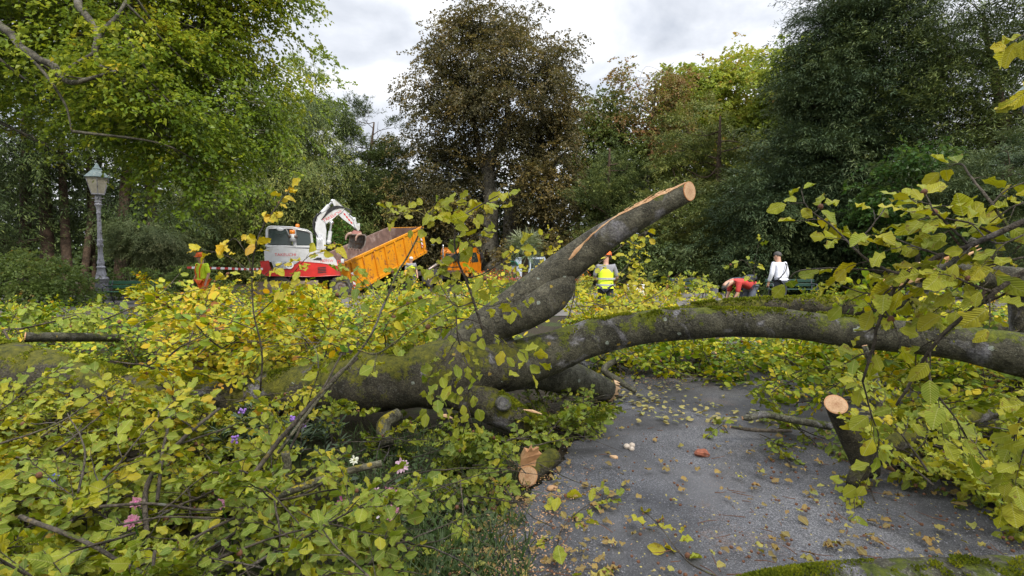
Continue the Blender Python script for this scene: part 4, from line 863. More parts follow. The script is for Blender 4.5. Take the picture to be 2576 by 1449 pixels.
# tangle in front of the big trunk
for lb, q, n, h, tint, sc in (
        ('olive beech shoots leaning on the thick left end of the mossy trunk', [(-120, 1010), (330, 1005), (330, 1085), (-150, 1085)], 26, (.14, .42), .44, (.6, .95)),
        ('yellow-leaved beech shoots draped over the left half of the mossy trunk', [(230, 1000), (700, 1000), (740, 1085), (200, 1085)], 52, (.16, .46), .58, (.6, .95)),
        ('olive-green leafy beech branch filling the bottom left corner', [(-160, 1270), (430, 1270), (380, 1640), (-260, 1640)], 84, (.08, .36), .36, (.65, .95)),
        ('leafy beech branch with green leaves at the bottom edge left of the path', [(400, 1290), (1000, 1300), (1060, 1640), (330, 1640)], 80, (.06, .26), .31, (.6, .9)),
        ('yellowing beech branch heaped against the left end of the mossy trunk', [(-160, 1035), (560, 1040), (500, 1280), (-200, 1280)], 150, (.06, .27), .46, (.65, 1.0)),
        ('beech branch with dense olive leaves under the middle of the mossy trunk', [(520, 1040), (1080, 1080), (1080, 1300), (460, 1290)], 74, (.05, .20), .40, (.6, .9)),
        ('green leafy shoots tucked beneath the forked legs of the trunk', [(1000, 1060), (1380, 1060), (1260, 1250), (900, 1449)], 92, (.02, .13), .30, (.5, .85)),
        ('low green beech sprig bordering the path beside the broken leg', [(1290, 985), (1560, 1000), (1460, 1110), (1330, 1080)], 42, (.02, .16), .22, (.55, .9))):
    root, f = branch(lb, gp(*np.mean(q, 0)), len(lb)*7)
    f.scatter(q, int(n*.74), h[0]-.05, h[1]+.05, tint-.09, 0, sc, None, .42, hole=flowers_hole, sd=.17)
    qa = np.array(q, float)
    for _ in range(11):      # bare twigs crossing over the leaves
        u, v = f.r.random(), f.r.random(); px = (qa[0]*(1-u)+qa[1]*u)*(1-v)+(qa[3]*(1-u)+qa[2]*u)*v
        if px[1] > 1440: continue
        p = gp(px[0], px[1], f.r.uniform(.12, h[1]+.04)); a = f.r.normal(.6, .6)*f.r.choice([-1, 1]); L = f.r.uniform(.35, 1.0); e = p+np.array([math.cos(a)*L, math.sin(a)*L, f.r.uniform(-.12, .22)*L]); m = (p+e)/2+f.r.normal(0, .05*L, 3); r0 = f.r.uniform(.003, .0065)
        f.t.tube(spline(np.array([p, m, e]), 10)+np.cumsum(f.r.normal(0, .006, (10, 3)), 0), np.linspace(r0, .0015, 10), 5)
    if 'corner' in lb:
        f.stem([(50, 1300, 2.35), (200, 1354, 2.2), (350, 1440, 2.1), (420, 1500, 2.0)], .011, .006); f.stem([(-60, 1250, 2.6), (120, 1150, 2.8), (275, 1025, 3.3)], .009, .004)
        f.stem([(-40, 1130, 2.9), (150, 1060, 3.1), (300, 960, 3.4)], .007, .003); f.stem([(195, 1240, 2.4), (215, 1130, 2.6), (170, 1040, 2.9)], .006, .003)
    if 'bottom edge' in lb:
        f.stem([(250, 1274, 2.5), (400, 1268, 2.55), (530, 1280, 2.6), (700, 1255, 2.8), (850, 1230, 3.1)], .008, .005); f.stem([(300, 1320, 2.4), (420, 1300, 2.45), (640, 1310, 2.6)], .006, .003)
        f.stem([(535, 1190, 2.6), (620, 1190, 2.6), (720, 1280, 2.5), (830, 1420, 2.4)], .005, .003); f.stem([(690, 1260, 2.5), (705, 1350, 2.4), (690, 1449, 2.3)], .005, .003)
    if 'left end' in lb:
        f.stem([(370, 1384, 2.5), (367, 1224, 2.8), (415, 1154, 3.0), (465, 1100, 3.2), (552, 1028, 3.6)], .013, .009); f.stem([(430, 1040, 3.4), (410, 1130, 3.0), (395, 1260, 2.7)], .007, .009)
        f.stem([(320, 1160, 3.0), (470, 1110, 3.2), (600, 1065, 3.5)], .008, .004); f.stem([(40, 1150, 2.9), (130, 1160, 3.0), (230, 1175, 3.0)], .005, .003)
    if 'middle' in lb:
        f.stem([(600, 1250, 2.9), (700, 1110, 3.1), (800, 1000, 3.3), (850, 945, 3.4), (900, 900, 3.5)], .015, .012); f.stem([(730, 1130, 3.2), (800, 1000, 3.4), (860, 890, 3.6)], .009, .006)
        f.stem([(860, 1170, 3.3), (790, 1230, 3.0), (700, 1262, 2.9)], .009, .006)
    f.build(root, M['leaf'], M['twig'])

# behind the trunk on the left
for lb, q, n, h, tint, drop in (
        ('bright green leafy branches in the sun beyond the left end of the trunk', [(-150, 775), (380, 772), (470, 925), (-200, 925)], 230, (.04, .26), .34, 0),
        ('yellow beech foliage heaped beyond the middle of the trunk, in front of the worker', [(330, 715), (800, 735), (860, 890), (430, 900)], 350, (.08, .80), .52, 0),
        ('yellow-green crown of beech leaves before the tipped container', [(720, 765), (1300, 740), (1260, 835), (800, 850)], 310, (.08, .92), .44, 0),
        ('far strip of leafy debris on the grass before the flower bed', [(900, 722), (1450, 722), (1380, 790), (900, 790)], 90, (.05, .35), .50, 0),
        ('yellow beech foliage behind the arch around the helmeted worker', [(1440, 712), (1790, 728), (1760, 820), (1420, 850)], 250, (.08, .62), .52, 0),
        ('leafy beech branches on the road edge before the two bending men', [(1760, 752), (2250, 752), (2250, 800), (1760, 800)], 120, (.05, .32), .40, 0),
        ('carpet of green beech leaves under the arched limb', [(1470, 872), (2020, 868), (2120, 942), (1500, 948)], 190, (.01, .20), .36, 0),
        ('leaf-covered branches spreading over the path below the right end of the arch', [(1980, 880), (2700, 880), (2760, 1010), (1960, 985)], 190, (.03, .45), .40, 0),
        ('mass of leafy beech shoots at the far right behind the grey broken trunk', [(2130, 700), (2750, 700), (2800, 890), (2100, 820)], 210, (.15, .95), .44, 0)):
    root, f = branch(lb, gp(*np.mean(q, 0)), len(lb)*11)
    f.scatter(q, n, h[0], h[1], tint, 1, (.75, 1.25), None, .42, sd=.18)
    f.build(root, M['leafm'], M['twig'])
# right, in the near corner
for lb, q, n, h, tint in (
        ('leafy beech branch lying right of the upright sawn stub', [(2190, 990), (2720, 990), (2820, 1230), (2230, 1190)], 74, (.03, .42), .40),
        ('beech shoots hanging down to the path at the right edge', [(2400, 1170), (2760, 1120), (2900, 1330), (2520, 1310)], 26, (.02, .32), .38),
        ('small green sprig lying across the crooked bare branch', [(1930, 1040), (2060, 1040), (2080, 1120), (1960, 1130)], 7, (.03, .08), .25)):
    root, f = branch(lb, gp(*np.mean(q, 0)), len(lb)*13)
    f.scatter(q, n, h[0], h[1], tint, 0, (.6, 1.0), None, .3)
    f.build(root, M['leaf'], M['twig'])

# ---- drawn sprays
def zr7(X, Y): return .5*X, 724.5+.5*Y
root, f = branch('upright yellow spray with nut husks rising in front of the excavator', gp(650, 960), 301)
f.spray([(655, 985, 4.6), (660, 880, 4.5), (640, 790, 4.4), (636, 690, 4.3), (650, 600, 4.2), (690, 530, 4.2), (728, 478, 4.2)], .009, .003, .16, .092, .74, f0=.45, sidelen=(.06, .16), droop=.1, sd=.06)
f.spray([(636, 690, 4.3), (620, 640, 4.3), (590, 600, 4.3), (565, 620, 4.35)], .004, .002, .16, .09, .76, f0=.4, sidelen=(.04, .10), sd=.06)
f.spray([(640, 800, 4.4), (700, 740, 4.3), (770, 650, 4.2), (840, 625, 4.2)], .005, .002, .11, .088, .64, f0=.25, sidelen=(.06, .2), sd=.1)
f.spray([(640, 830, 4.4), (560, 800, 4.3), (470, 790, 4.2), (400, 815, 4.2)], .005, .002, .12, .085, .62, f0=.3, sidelen=(.06, .2), sd=.12)
f.spray([(640, 720, 4.4), (680, 680, 4.3), (720, 660, 4.25)], .004, .002, .10, .088, .68, f0=.2, sidelen=(.05, .14), sd=.06)
f.spray([(636, 650, 4.35), (660, 570, 4.3), (700, 512, 4.25)], .003, .002, .12, .085, .76, f0=.3, sidelen=(.04, .09), sd=.05)
f.build(root, M['leaf'], M['twig'])
root, f = branch('yellow sprig hanging before the face of the orange-clad worker', gp(560, 900), 302)
f.spray([(635, 690, 5.2), (590, 655, 5.2), (545, 635, 5.2), (505, 628, 5.2)], .004, .002, .14, .09, .72, f0=.3, sidelen=(.03, .09), sd=.07)
f.spray([(420, 760, 5.2), (470, 735, 5.2), (520, 720, 5.2), (570, 690, 5.2)], .005, .002, .09, .085, .58, f0=.1, sidelen=(.06, .2), sd=.12)
f.build(root, M['leaf'], M['twig'])
root, f = branch('grey leafy shoot crossing the container, rising from the tangle at centre', gp(800, 1150), 303)
f.spray([(700, 1140, 3.0), (790, 1020, 3.1), (870, 930, 3.2), (930, 850, 3.25), (965, 770, 3.25), (1000, 690, 3.25), (1035, 630, 3.2), (1075, 545, 3.15), (1100, 520, 3.1)], .010, .004, .14, .075, .48, f0=.52, sidelen=(.06, .22), sd=.1)
f.spray([(1075, 545, 3.15), (1045, 530, 3.15), (1010, 535, 3.15), (985, 528, 3.15)], .003, .002, .045, .072, .46, f0=.0, sidelen=(.03, .10), sd=.07)
f.spray([(1075, 545, 3.15), (1110, 520, 3.1), (1160, 510, 3.1), (1210, 512, 3.05)], .004, .002, .05, .072, .44, f0=.05, sidelen=(.03, .10), sd=.08)
f.spray([(930, 850, 3.25), (905, 780, 3.4), (880, 720, 3.5), (860, 690, 3.5)], .004, .002, .09, .07, .34, f0=.2, sidelen=(.05, .16), sd=.1)
f.spray([(965, 770, 3.25), (930, 730, 3.2), (890, 690, 3.2)], .003, .002, .08, .07, .30, f0=.2, sidelen=(.05, .14), sd=.1)
f.spray([(950, 800, 3.25), (1010, 770, 3.2), (1080, 750, 3.1), (1130, 760, 3.1)], .004, .002, .07, .075, .34, f0=.1, sidelen=(.06, .18), sd=.12)
f.spray([(900, 880, 3.2), (950, 890, 3.1), (1010, 850, 3.0), (1080, 800, 2.95), (1145, 765, 2.9)], .006, .003, .09, .075, .36, f0=.2, sidelen=(.06, .2), sd=.12)
f.spray([(780, 1000, 3.2), (800, 930, 3.1), (790, 870, 3.1), (740, 820, 3.1)], .004, .002, .10, .075, .34, f0=.2, sidelen=(.05, .2), sd=.12)
f.build(root, M['leaf'], M['twig_l'])
root, f = branch('dark curved shoot with large yellow-green leaves before the orange cab', gp(1180, 1100), 304)
f.spray([(1215, 830, 2.9), (1195, 770, 2.9), (1175, 710, 2.9), (1150, 650, 2.9), (1143, 590, 2.9), (1155, 555, 2.85), (1200, 520, 2.8), (1265, 487, 2.75)], .008, .003, .055, .085, .48, f0=.2, sidelen=(.05, .16), sd=.09, droop=.35)
f.spray([(1175, 700, 2.9), (1215, 690, 2.85), (1260, 660, 2.8), (1300, 625, 2.8)], .004, .002, .12, .082, .47, f0=.3, sidelen=(.03, .10), sd=.06)
f.spray([(1150, 640, 2.9), (1190, 600, 2.85), (1215, 580, 2.8)], .003, .002, .07, .085, .48, f0=.2, sidelen=(.03, .10), sd=.07)
f.spray([(1190, 760, 2.9), (1150, 770, 2.85), (1120, 740, 2.85), (1100, 700, 2.9)], .004, .002, .08, .08, .36, f0=.15, sidelen=(.05, .16), sd=.1)
f.build(root, M['leaf'], M['twig'])
root, f = branch('hanging leafy twig draped over the front of the fork in the trunk', gp(1180, 1140), 305)
f.spray([(1140, 700, 3.3), (1146, 770, 3.2), (1152, 850, 3.15), (1175, 917, 3.1), (1180, 976, 3.1), (1172, 1040, 3.1), (1165, 1090, 3.15)], .006, .003, .085, .08, .42, f0=.2, sidelen=(.06, .18), sd=.1, droop=.6, grav=.9)
f.spray([(1151, 800, 3.2), (1200, 810, 3.1), (1250, 850, 3.05), (1300, 880, 3.0), (1350, 905, 3.0)], .004, .002, .10, .078, .45, f0=.15, sidelen=(.05, .14), sd=.08, droop=.4, grav=.7)
f.spray([(1150, 850, 3.15), (1120, 900, 3.1), (1080, 950, 3.1), (1075, 1020, 3.1)], .004, .002, .09, .078, .36, f0=.15, sidelen=(.05, .16), sd=.08, droop=.6, grav=.9)
f.spray([(1160, 740, 3.2), (1220, 770, 3.1), (1270, 760, 3.1), (1320, 750, 3.0)], .004, .002, .11, .078, .44, f0=.3, sidelen=(.04, .12), sd=.08)
f.build(root, M['leaf'], M['twig'])
root, f = branch('yellow-leaved twigs standing before the fan palm', gp(1350, 900), 306)
for c in ([(1300, 720, 5.6), (1330, 690, 5.6), (1350, 640, 5.6), (1378, 585, 5.6)], [(1250, 700, 5.6), (1265, 665, 5.6), (1275, 640, 5.6)], [(1340, 720, 5.6), (1375, 670, 5.6), (1398, 610, 5.6)], [(1310, 740, 5.6), (1300, 690, 5.6), (1292, 640, 5.6)], [(1290, 740, 5.6), (1250, 720, 5.6), (1215, 730, 5.6)]):
    f.spray(c, .004, .002, .075, .075, .62, f0=.25, sidelen=(.04, .13), sd=.09)
f.build(root, M['leaf'], M['twig'])
root, f = branch('arching yellow spray between the sawn limb and the small lamp', gp(1500, 900), 307)
f.spray([(1430, 800, 6.4), (1445, 740, 6.4), (1452, 700, 6.4), (1508, 660, 6.4), (1581, 606, 6.4), (1625, 582, 6.4)], .008, .003, .10, .09, .58, f0=.25, sidelen=(.08, .26), sd=.1)
for c in ([(1540, 720, 6.3), (1580, 690, 6.3), (1620, 640, 6.3)], [(1450, 770, 6.4), (1520, 770, 6.3), (1590, 730, 6.3), (1640, 690, 6.3)], [(1470, 760, 6.4), (1560, 770, 6.2), (1650, 745, 6.2), (1700, 720, 6.2)], [(1560, 690, 6.3), (1590, 650, 6.3), (1600, 610, 6.3)]):
    f.spray(c, .005, .002, .08, .085, .56, f0=.15, sidelen=(.08, .24), sd=.1)
f.spray([(1560, 800, 6.2), (1650, 740, 6.2), (1710, 705, 6.2), (1760, 700, 6.2), (1800, 730, 6.2)], .005, .002, .08, .085, .36, f0=.3, sidelen=(.06, .2), sd=.1)
f.build(root, M['leaf'], M['twig'])
root, f = branch('thin upright sprig with small leaves beside the man in red', gp(1900, 880), 308)
f.spray([(1915, 760, 5.4), (1900, 720, 5.4), (1898, 670, 5.4), (1908, 615, 5.4)], .004, .002, .13, .07, .44, f0=.2, sidelen=(.04, .12), sd=.08)
f.spray([(1900, 690, 5.4), (1870, 655, 5.4), (1840, 665, 5.4)], .003, .002, .11, .06, .36, f0=.2, sidelen=(.03, .08), sd=.08)
f.build(root, M['leaf'], M['twig'])

root, f = branch('large-leaved yellow-green beech branch reaching in from the right edge', gp(2350, 1100), 309)
def rsp(c, r0, r1, gap, tint=.47, size=.078, **k): f.spray(c, r0, r1, gap, size, tint, **{**dict(f0=.15, sidelen=(.05, .16), sd=.09, droop=.25), **k})
rsp([(2760, 500, 1.75), (2576, 560, 1.8), (2438, 620, 1.9), (2368, 644, 1.95), (2298, 684, 2.0), (2262, 714, 2.05), (2213, 814, 2.1), (2195, 880, 2.15), (2170, 960, 2.2)], .012, .005, .07)
rsp([(2298, 684, 2.0), (2240, 684, 2.1), (2195, 679, 2.15), (2100, 674, 2.25), (2013, 680, 2.35), (1985, 700, 2.4)], .005, .002, .13)
rsp([(2700, 620, 1.7), (2576, 684, 1.8), (2499, 735, 1.85), (2399, 814, 1.95), (2350, 870, 2.0), (2300, 950, 2.1), (2255, 1020, 2.15)], .011, .005, .15, sidelen=(.05, .14))
rsp([(2298, 700, 2.0), (2200, 665, 2.1), (2150, 625, 2.15), (2092, 568, 2.2), (2031, 523, 2.25), (2016, 480, 2.3)], .006, .002, .06, f0=.1)
rsp([(2150, 620, 2.15), (2190, 570, 2.1), (2230, 520, 2.1)], .004, .002, .08, f0=.2, sidelen=(.03, .10))
rsp([(2368, 644, 1.95), (2300, 620, 2.0), (2222, 590, 2.1)], .004, .002, .05, f0=.1)
rsp([(2520, 600, 1.9), (2440, 560, 2.0), (2370, 545, 2.05), (2290, 500, 2.1)], .005, .002, .05)
rsp([(2640, 640, 1.8), (2560, 650, 1.85), (2480, 670, 1.9), (2420, 690, 1.95)], .005, .002, .05)
rsp([(2560, 720, 1.85), (2480, 760, 1.95), (2420, 750, 2.0), (2340, 770, 2.1)], .005, .002, .06)
rsp([(2298, 690, 2.0), (2250, 740, 2.1), (2180, 740, 2.2), (2120, 720, 2.3)], .004, .002, .06)
rsp([(2600, 500, 1.9), (2550, 520, 1.9), (2490, 560, 1.95)], .004, .002, .06)
rsp([(2438, 620, 1.9), (2390, 570, 1.9), (2350, 530, 1.9), (2330, 490, 1.95)], .005, .002, .035, f0=.15, sidelen=(.03, .14))
rsp([(2545, 588, 1.9), (2484, 495, 2.0), (2440, 440, 2.1), (2420, 413, 2.15), (2385, 420, 2.2)], .006, .002, .12, f0=.25, sidelen=(.02, .06), size=.07)
rsp([(2490, 520, 2.0), (2530, 480, 2.0), (2600, 450, 2.0)], .004, .002, .10, f0=.3, sidelen=(.02, .08))
rsp([(2620, 560, 1.8), (2560, 600, 1.8), (2500, 610, 1.85), (2440, 560, 1.9)], .004, .002, .06)
rsp([(2499, 735, 1.85), (2450, 720, 1.85), (2390, 700, 1.9), (2330, 720, 1.95)], .005, .002, .07)
rsp([(2330, 900, 2.05), (2350, 980, 2.05), (2410, 1060, 2.05), (2450, 1140, 2.1)], .005, .002, .085, droop=.5, f0=.3)
rsp([(2680, 800, 1.8), (2620, 960, 1.85), (2560, 1060, 1.95), (2540, 1180, 2.0)], .006, .002, .08, droop=.5, f0=.35)
rsp([(2650, 880, 1.75), (2610, 1050, 1.85), (2560, 1170, 1.95), (2520, 1260, 2.05)], .005, .002, .075, droop=.5)
rsp([(2170, 960, 2.2), (2190, 1040, 2.3), (2210, 1120, 2.4), (2160, 1220, 2.5)], .004, .002, .11, droop=.5)
f.build(root, M['leaf'], M['twig'])
root, f = branch('few yellow leaves on a twig dangling into the top right corner', at(2700, 100, 1.9), 310)
rsp([(2700, 20, 1.9), (2620, 60, 1.9), (2575, 90, 1.9), (2545, 105, 1.9)], .003, .002, .13, .58, f0=.3, sidelen=(.02, .05), grav=1.2)
rsp([(2700, 180, 1.9), (2620, 210, 1.9), (2575, 235, 1.9)], .003, .002, .13, .58, f0=.3, sidelen=(.02, .05), grav=1.2)
f.build(root, M['leaf'], M['twig'])
root, f = branch('long dark branch with bright green leaves before the left thicket', gp(200, 830), 311)
f.spray([(10, 830, 6.6), (60, 825, 6.6), (120, 812, 6.7), (200, 790, 6.9), (300, 760, 7.1)], .014, .006, .13, .10, .24, f0=.1, sidelen=(.12, .35), sd=.1)
f.spray([(20, 835, 6.5), (40, 790, 6.5), (70, 765, 6.5)], .007, .003, .06, .11, .20, f0=.2, sidelen=(.1, .3), sd=.07)
f.spray([(220, 820, 6.9), (330, 775, 7.0), (400, 740, 7.2), (450, 690, 7.4)], .012, .004, .12, .095, .42, f0=.3, sidelen=(.1, .3), sd=.12)
f.spray([(130, 800, 6.7), (180, 790, 6.6), (240, 785, 6.6)], .006, .003, .07, .10, .22, f0=.2, sidelen=(.1, .25), sd=.07)
f.stem([(10, 830, 6.5), (30, 870, 6.4), (70, 900, 6.2), (130, 915, 6.0)], .014, .01)
f.build(root, M['leaf'], M['twig'])
for lb, ctrl, tint, sd_ in (
        ('yellow-green sprig of three leaf clusters lying on the near path', [(1800, 1449, 2.62), (1740, 1420, 2.68), (1700, 1380, 2.75), (1665, 1330, 2.88), (1625, 1290, 3.0)], .55, 401),
        ('thin sprig of wilted leaves at the bottom edge of the path', [(1290, 1470, 2.65), (1400, 1440, 2.7), (1500, 1430, 2.7)], .36, 402),
        ('leafy sprig on the path edge in front of the short dark branch', [(1400, 1380, 2.85), (1420, 1320, 3.0), (1480, 1270, 3.15), (1540, 1250, 3.2)], .40, 403),
        ('small upright leafy sprig at the foot of the sawn stub', [(2200, 1260, 3.3), (2180, 1215, 3.3), (2150, 1240, 3.2), (2150, 1290, 3.15)], .46, 404),
        ('green sprig lying alone below the end of the crooked branch', [(1830, 1085, 4.45), (1815, 1070, 4.5), (1790, 1090, 4.4)], .24, 405),
        ('bare twig sprig lying among chips at the lower path edge', [(1190, 1400, 2.75), (1290, 1380, 2.82), (1390, 1300, 3.1), (1420, 1250, 3.2)], .55, 406)):
    root, f = branch(lb, gp(ctrl[1][0], ctrl[1][1]), sd_)
    ctrl = [(c[0], c[1], (CAMZ-.035)/((c[1]-655)/FPX)*1.0) for c in ctrl]
    f.spray(ctrl, .005, .002, .085 if 'bare' not in lb else .3, .085, tint, f0=.3, sidelen=(.04, .13), sd=.1, up=(0, 0, 1), droop=.0, grav=.1)
    f.build(root, M['leaf'], M['twig'])

# ------------------------------------------------------------------ litter, grass, soft plants
def on_path(P): return True
r = np.random.default_rng(91); g = Geo()
def litter(n, xr, yr, size, tints, seed, lod=1, z=.034):
    rr = np.random.default_rng(seed); px = rr.uniform(*xr, n); py = yr[0]+(yr[1]-yr[0])*rr.random(n)**.8
    P = np.array([gp(a, b, z+.004) for a, b in zip(px, py)]); k = fbm(P*1.6, 3, seed) > .40; P = P[k]; n = len(P)
    leaves(g, P, np.hstack([rr.normal(0, 1, (n, 2)), rr.normal(0, .15, (n, 1))]), np.array([0, 0, 1.])+rr.normal(0, .25, (n, 3)), size*rr.uniform(.6, 1.2, n), np.clip(rr.choice(tints, n)+rr.normal(0, .06, n), 0, 1), lod, 1, 0, seed, .5)
litter(340, (1080, 2700), (955, 1449), .06, [.0, .1, .2, .3, .4, .7, .8], 1, 0); litter(160, (1900, 2700), (1150, 1420), .06, [.05, .1, .2, .3, .8], 8, 0); litter(650, (1450, 2200), (945, 1060), .06, [.3, .4, .6, .8, .9], 2); litter(110, (1150, 1600), (1100, 1449), .05, [.05, .1, .2, .35], 3, 0); litter(700, (1100, 2700), (960, 1449), .018, [.1, .25, .35, .4], 4)
kind(g.obj('leaf_litter', M['dry'], smooth=True), 'stuff')
g = Geo(); rr = np.random.default_rng(5); ico = Geo(); ico.ell((0, 0, 0), (1, 1, .7), 6, 4, noise=.3, seed=1); IV, IQ = np.vstack(ico.v), np.vstack(ico.q)
for i in range(2600):
    y = 1000+520*rr.random()**.7; p = gp(rr.uniform(1080, 2750), y, .033); 
    if fbm(p[None]*1.1, 3, 8)[0] < .42: continue
    g.add(IV*rr.uniform(.002, .0058)*rr.uniform(.7, 1.3, 3)+p, IQ)
kind(g.obj('gravel', plain('loose_grit', (.22, .215, .23), .8, var=.5, scale=25), smooth=True), 'stuff')
g = Geo()
for i in range(1500):
    a = rr.choice(3, p=[.45, .25, .3]); c = [(1330, 1270, 170, 170), (1640, 950, 130, 28), (1250, 1420, 160, 60)][a]
    p = gp(c[0]+rr.normal(0, .5)*c[2], c[1]+rr.normal(0, .5)*c[3], .036); g.box(p, (rr.uniform(.004, .014), rr.uniform(.003, .007), .003), rotz(rr.uniform(0, 6)) @ rotx(rr.normal(0, .4)))
kind(g.obj('sawdust', M['cut'], smooth=False), 'stuff')

g = Geo()
for i in range(420):
    p = gp(rr.uniform(1130, 2700), 960+490*rr.random()**.8, .036); q = rr.uniform(.004, .012); g.add(HV*q*np.array([1, 1, .7])+p, HQ)
for i in range(150):
    p = gp(rr.uniform(1130, 2700), 970+480*rr.random(), .036); a = rr.uniform(0, 6.28); L = rr.uniform(.03, .16); d = np.array([math.cos(a), math.sin(a), 0])
    g.tube(np.array([p, p+d*L*.5+rr.normal(0, .01, 3)*[1, 1, 0], p+d*L]), [.003, .0025, .0015], 4)
kind(g.obj('twig_debris', M['husk'], smooth=True), 'stuff')
g = Geo(); n = 5200; px = rr.uniform(840, 1330, n); py = rr.uniform(1080, 1480, n)
P = np.array([gp(a, b, 0.0) for a, b in zip(px, py)]); k = fbm(P*3, 3, 4) > .40; P = P[k]; n = len(P)
leaves(g, P, np.array([0, 0, 1.])+rr.normal(0, .38, (n, 3)), rr.normal(0, 1, (n, 3)), rr.uniform(.04, .12, n), np.clip(rr.normal(.45, .2, n), 0, 1), 1, .10, 0, 6, 2.0)
n = 1800; P = np.array([gp(a, b, .02+.02*rr.random()) for a, b in zip(rr.uniform(850, 1250, n), rr.uniform(1120, 1480, n))])
leaves(g, P, np.hstack([rr.normal(0, 1, (n, 2)), rr.normal(.2, .2, (n, 1))]), np.array([0, 0, 1.])+rr.normal(0, .4, (n, 3)), rr.uniform(.02, .045, n), np.clip(rr.normal(.5, .2, n), 0, 1), 1, 1.1, 0, 7)
kind(g.obj('grass', M['grass']), 'stuff')
root = thing('wallflower_plant', 'grey-green wallflower with narrow leaves and small purple flowers below the trunk', 'plant', gp(690, 1130))
g, st, fl = Geo(), Geo(), Geo(); c0 = gp(690, 1150)
for k in range(46):
    b = c0 + np.array([rr.normal(0, .26), rr.normal(0, .22), 0]); d = unit(np.array([rr.normal(0, .4), rr.normal(0, .4), 1])); h = rr.uniform(.18, .42)
    st.tube(np.array([b, b+d*h*.5, b+d*h]), [.004, .003, .002], 4); m = 26; t = rr.uniform(.35, 1, m); th = rr.uniform(0, 6.28, m)
    leaves(g, b+d*h*t[:, None], np.stack([np.cos(th), np.sin(th), .45+.4*rr.random(m)], -1), np.array([0, 0, 1.])+rr.normal(0, .3, (m, 3)), rr.uniform(.06, .11, m), np.clip(rr.normal(.5, .2, m), 0, 1), 1, .26, 0, k)
    if k % 9 == 0:
        fl = Geo()
        for q in range(9): fl.ell(b+d*(h+.05)+rr.normal(0, .012, 3), (.011,)*3, 6, 4, m=0)
        fl.obj('flower_head', plain('purple_petal', (.28, .15, .5), .6), root)
st.obj('stems', M['twig'], root); g.obj('foliage', M['wall'], root)

pet = {k: plain(k+'_petal', c, .6, var=.3, scale=60) for k, c in dict(pale=(.52, .34, .41), pink=(.38, .10, .20), dusky=(.30, .12, .17), white=(.66, .58, .61), cream=(.62, .62, .48), magenta=(.5, .06, .22), blue=(.10, .10, .5)).items()}
def zinnia(label, x, y, d, colr, size, tilt, n=12, centre=(.16, .05, .02), lobes=1):
    p = at(x, y, d); root = thing('zinnia_flower', label, 'flower', (p[0], p[1], 0)); nrm = unit(np.array(tilt, float)); a = unit(np.cross(nrm, [0, 0, 1.])); b = np.cross(a, nrm)
    g = Geo(); th = np.arange(n)*2*math.pi/n
    for ring in range(lobes):
        D = np.cos(th+ring*.3)[:, None]*a+np.sin(th+ring*.3)[:, None]*b
        leaves(g, p+D*size*.12+nrm*ring*.004, D+nrm*(.1+.25*ring), nrm+D*.1, size*(1-.22*ring)*np.random.default_rng(3).uniform(.8, 1.1, n), .5, 1, .62, 0, 4+ring)
    g.obj('petals', pet[colr], root); g = Geo(); g.ell(p+nrm*.004, (size*.24,)*3, 10, 7, noise=.3); g.obj('flower_centre', plain(label[:12]+'_eye', centre, .8, scale=80, var=.5), root)
    g = Geo(); q = np.array([p[0]+.03, p[1]+.05, 0.0]); g.tube(spline(np.array([q, (p+q)/2+[.02, 0, 0], p-nrm*.006]), 8), [.004]*8, 6); g.obj('stem', M['maple'], root)
    g = Geo(); leaves(g, np.array([q*.4+p*.6, q*.6+p*.4]), np.array([[1, -.3, .4], [-1, -.2, .3]]), np.array([[0, -.3, 1.], [0, -.3, 1]]), .07, .5, 1, .8, 0, 9); g.obj('leaf', M['wall'], root)
zinnia('white zinnia with a pink eye, upper of the pale flowers', 945, 1244, 3.05, 'pale', .042, (-.1, -.8, .6), 12, (.45, .05, .10), 2)
zinnia('white zinnia with magenta base, lowest pale flower', 958, 1287, 2.95, 'white', .046, (-.3, -.85, .4), 9, (.5, .06, .15))
zinnia('dusky pink zinnia with dark eye beside the upper white one', 982, 1243, 3.08, 'dusky', .044, (.1, -.7, .7), 14, (.05, .02, .02), 1)
zinnia('faded pink zinnia drooping beside the lowest white one', 988, 1292, 2.95, 'dusky', .046, (.3, -.6, .3), 12, (.05, .02, .02), 1)
zinnia('pale mauve zinnia with spread petals below the mossy trunk', 1010, 1172, 3.5, 'pale', .05, (.2, -.7, .7), 13, (.06, .02, .02), 1)
zinnia('deep pink zinnia seen half behind twigs left of the white ones', 862, 1266, 3.0, 'pink', .042, (-.4, -.6, .6), 14, (.05, .02, .02), 1)
zinnia('cream green zinnia above the lichened branch', 892, 1158, 3.5, 'cream', .032, (-.2, -.5, .8), 14, (.3, .3, .1), 1)
zinnia('magenta double zinnia deep among the leaves at lower left', 332, 1312, 2.5, 'dusky', .034, (0, -.7, .7), 16, (.4, .05, .2), 2)
zinnia('light pink double flower among leaves beneath crossing twigs', 556, 1268, 2.6, 'dusky', .026, (0, -.6, .7), 14, (.5, .1, .3), 2)
zinnia('small blue flower showing between leaves at far lower left', 133, 1204, 2.9, 'blue', .026, (0, -.8, .5), 8, (.1, .1, .4), 2)
zinnia('pink aster half covered by the beech leaves near the lower left twigs', 342, 1265, 2.65, 'dusky', .03, (0, -.6, .7), 14, (.5, .1, .3), 2)

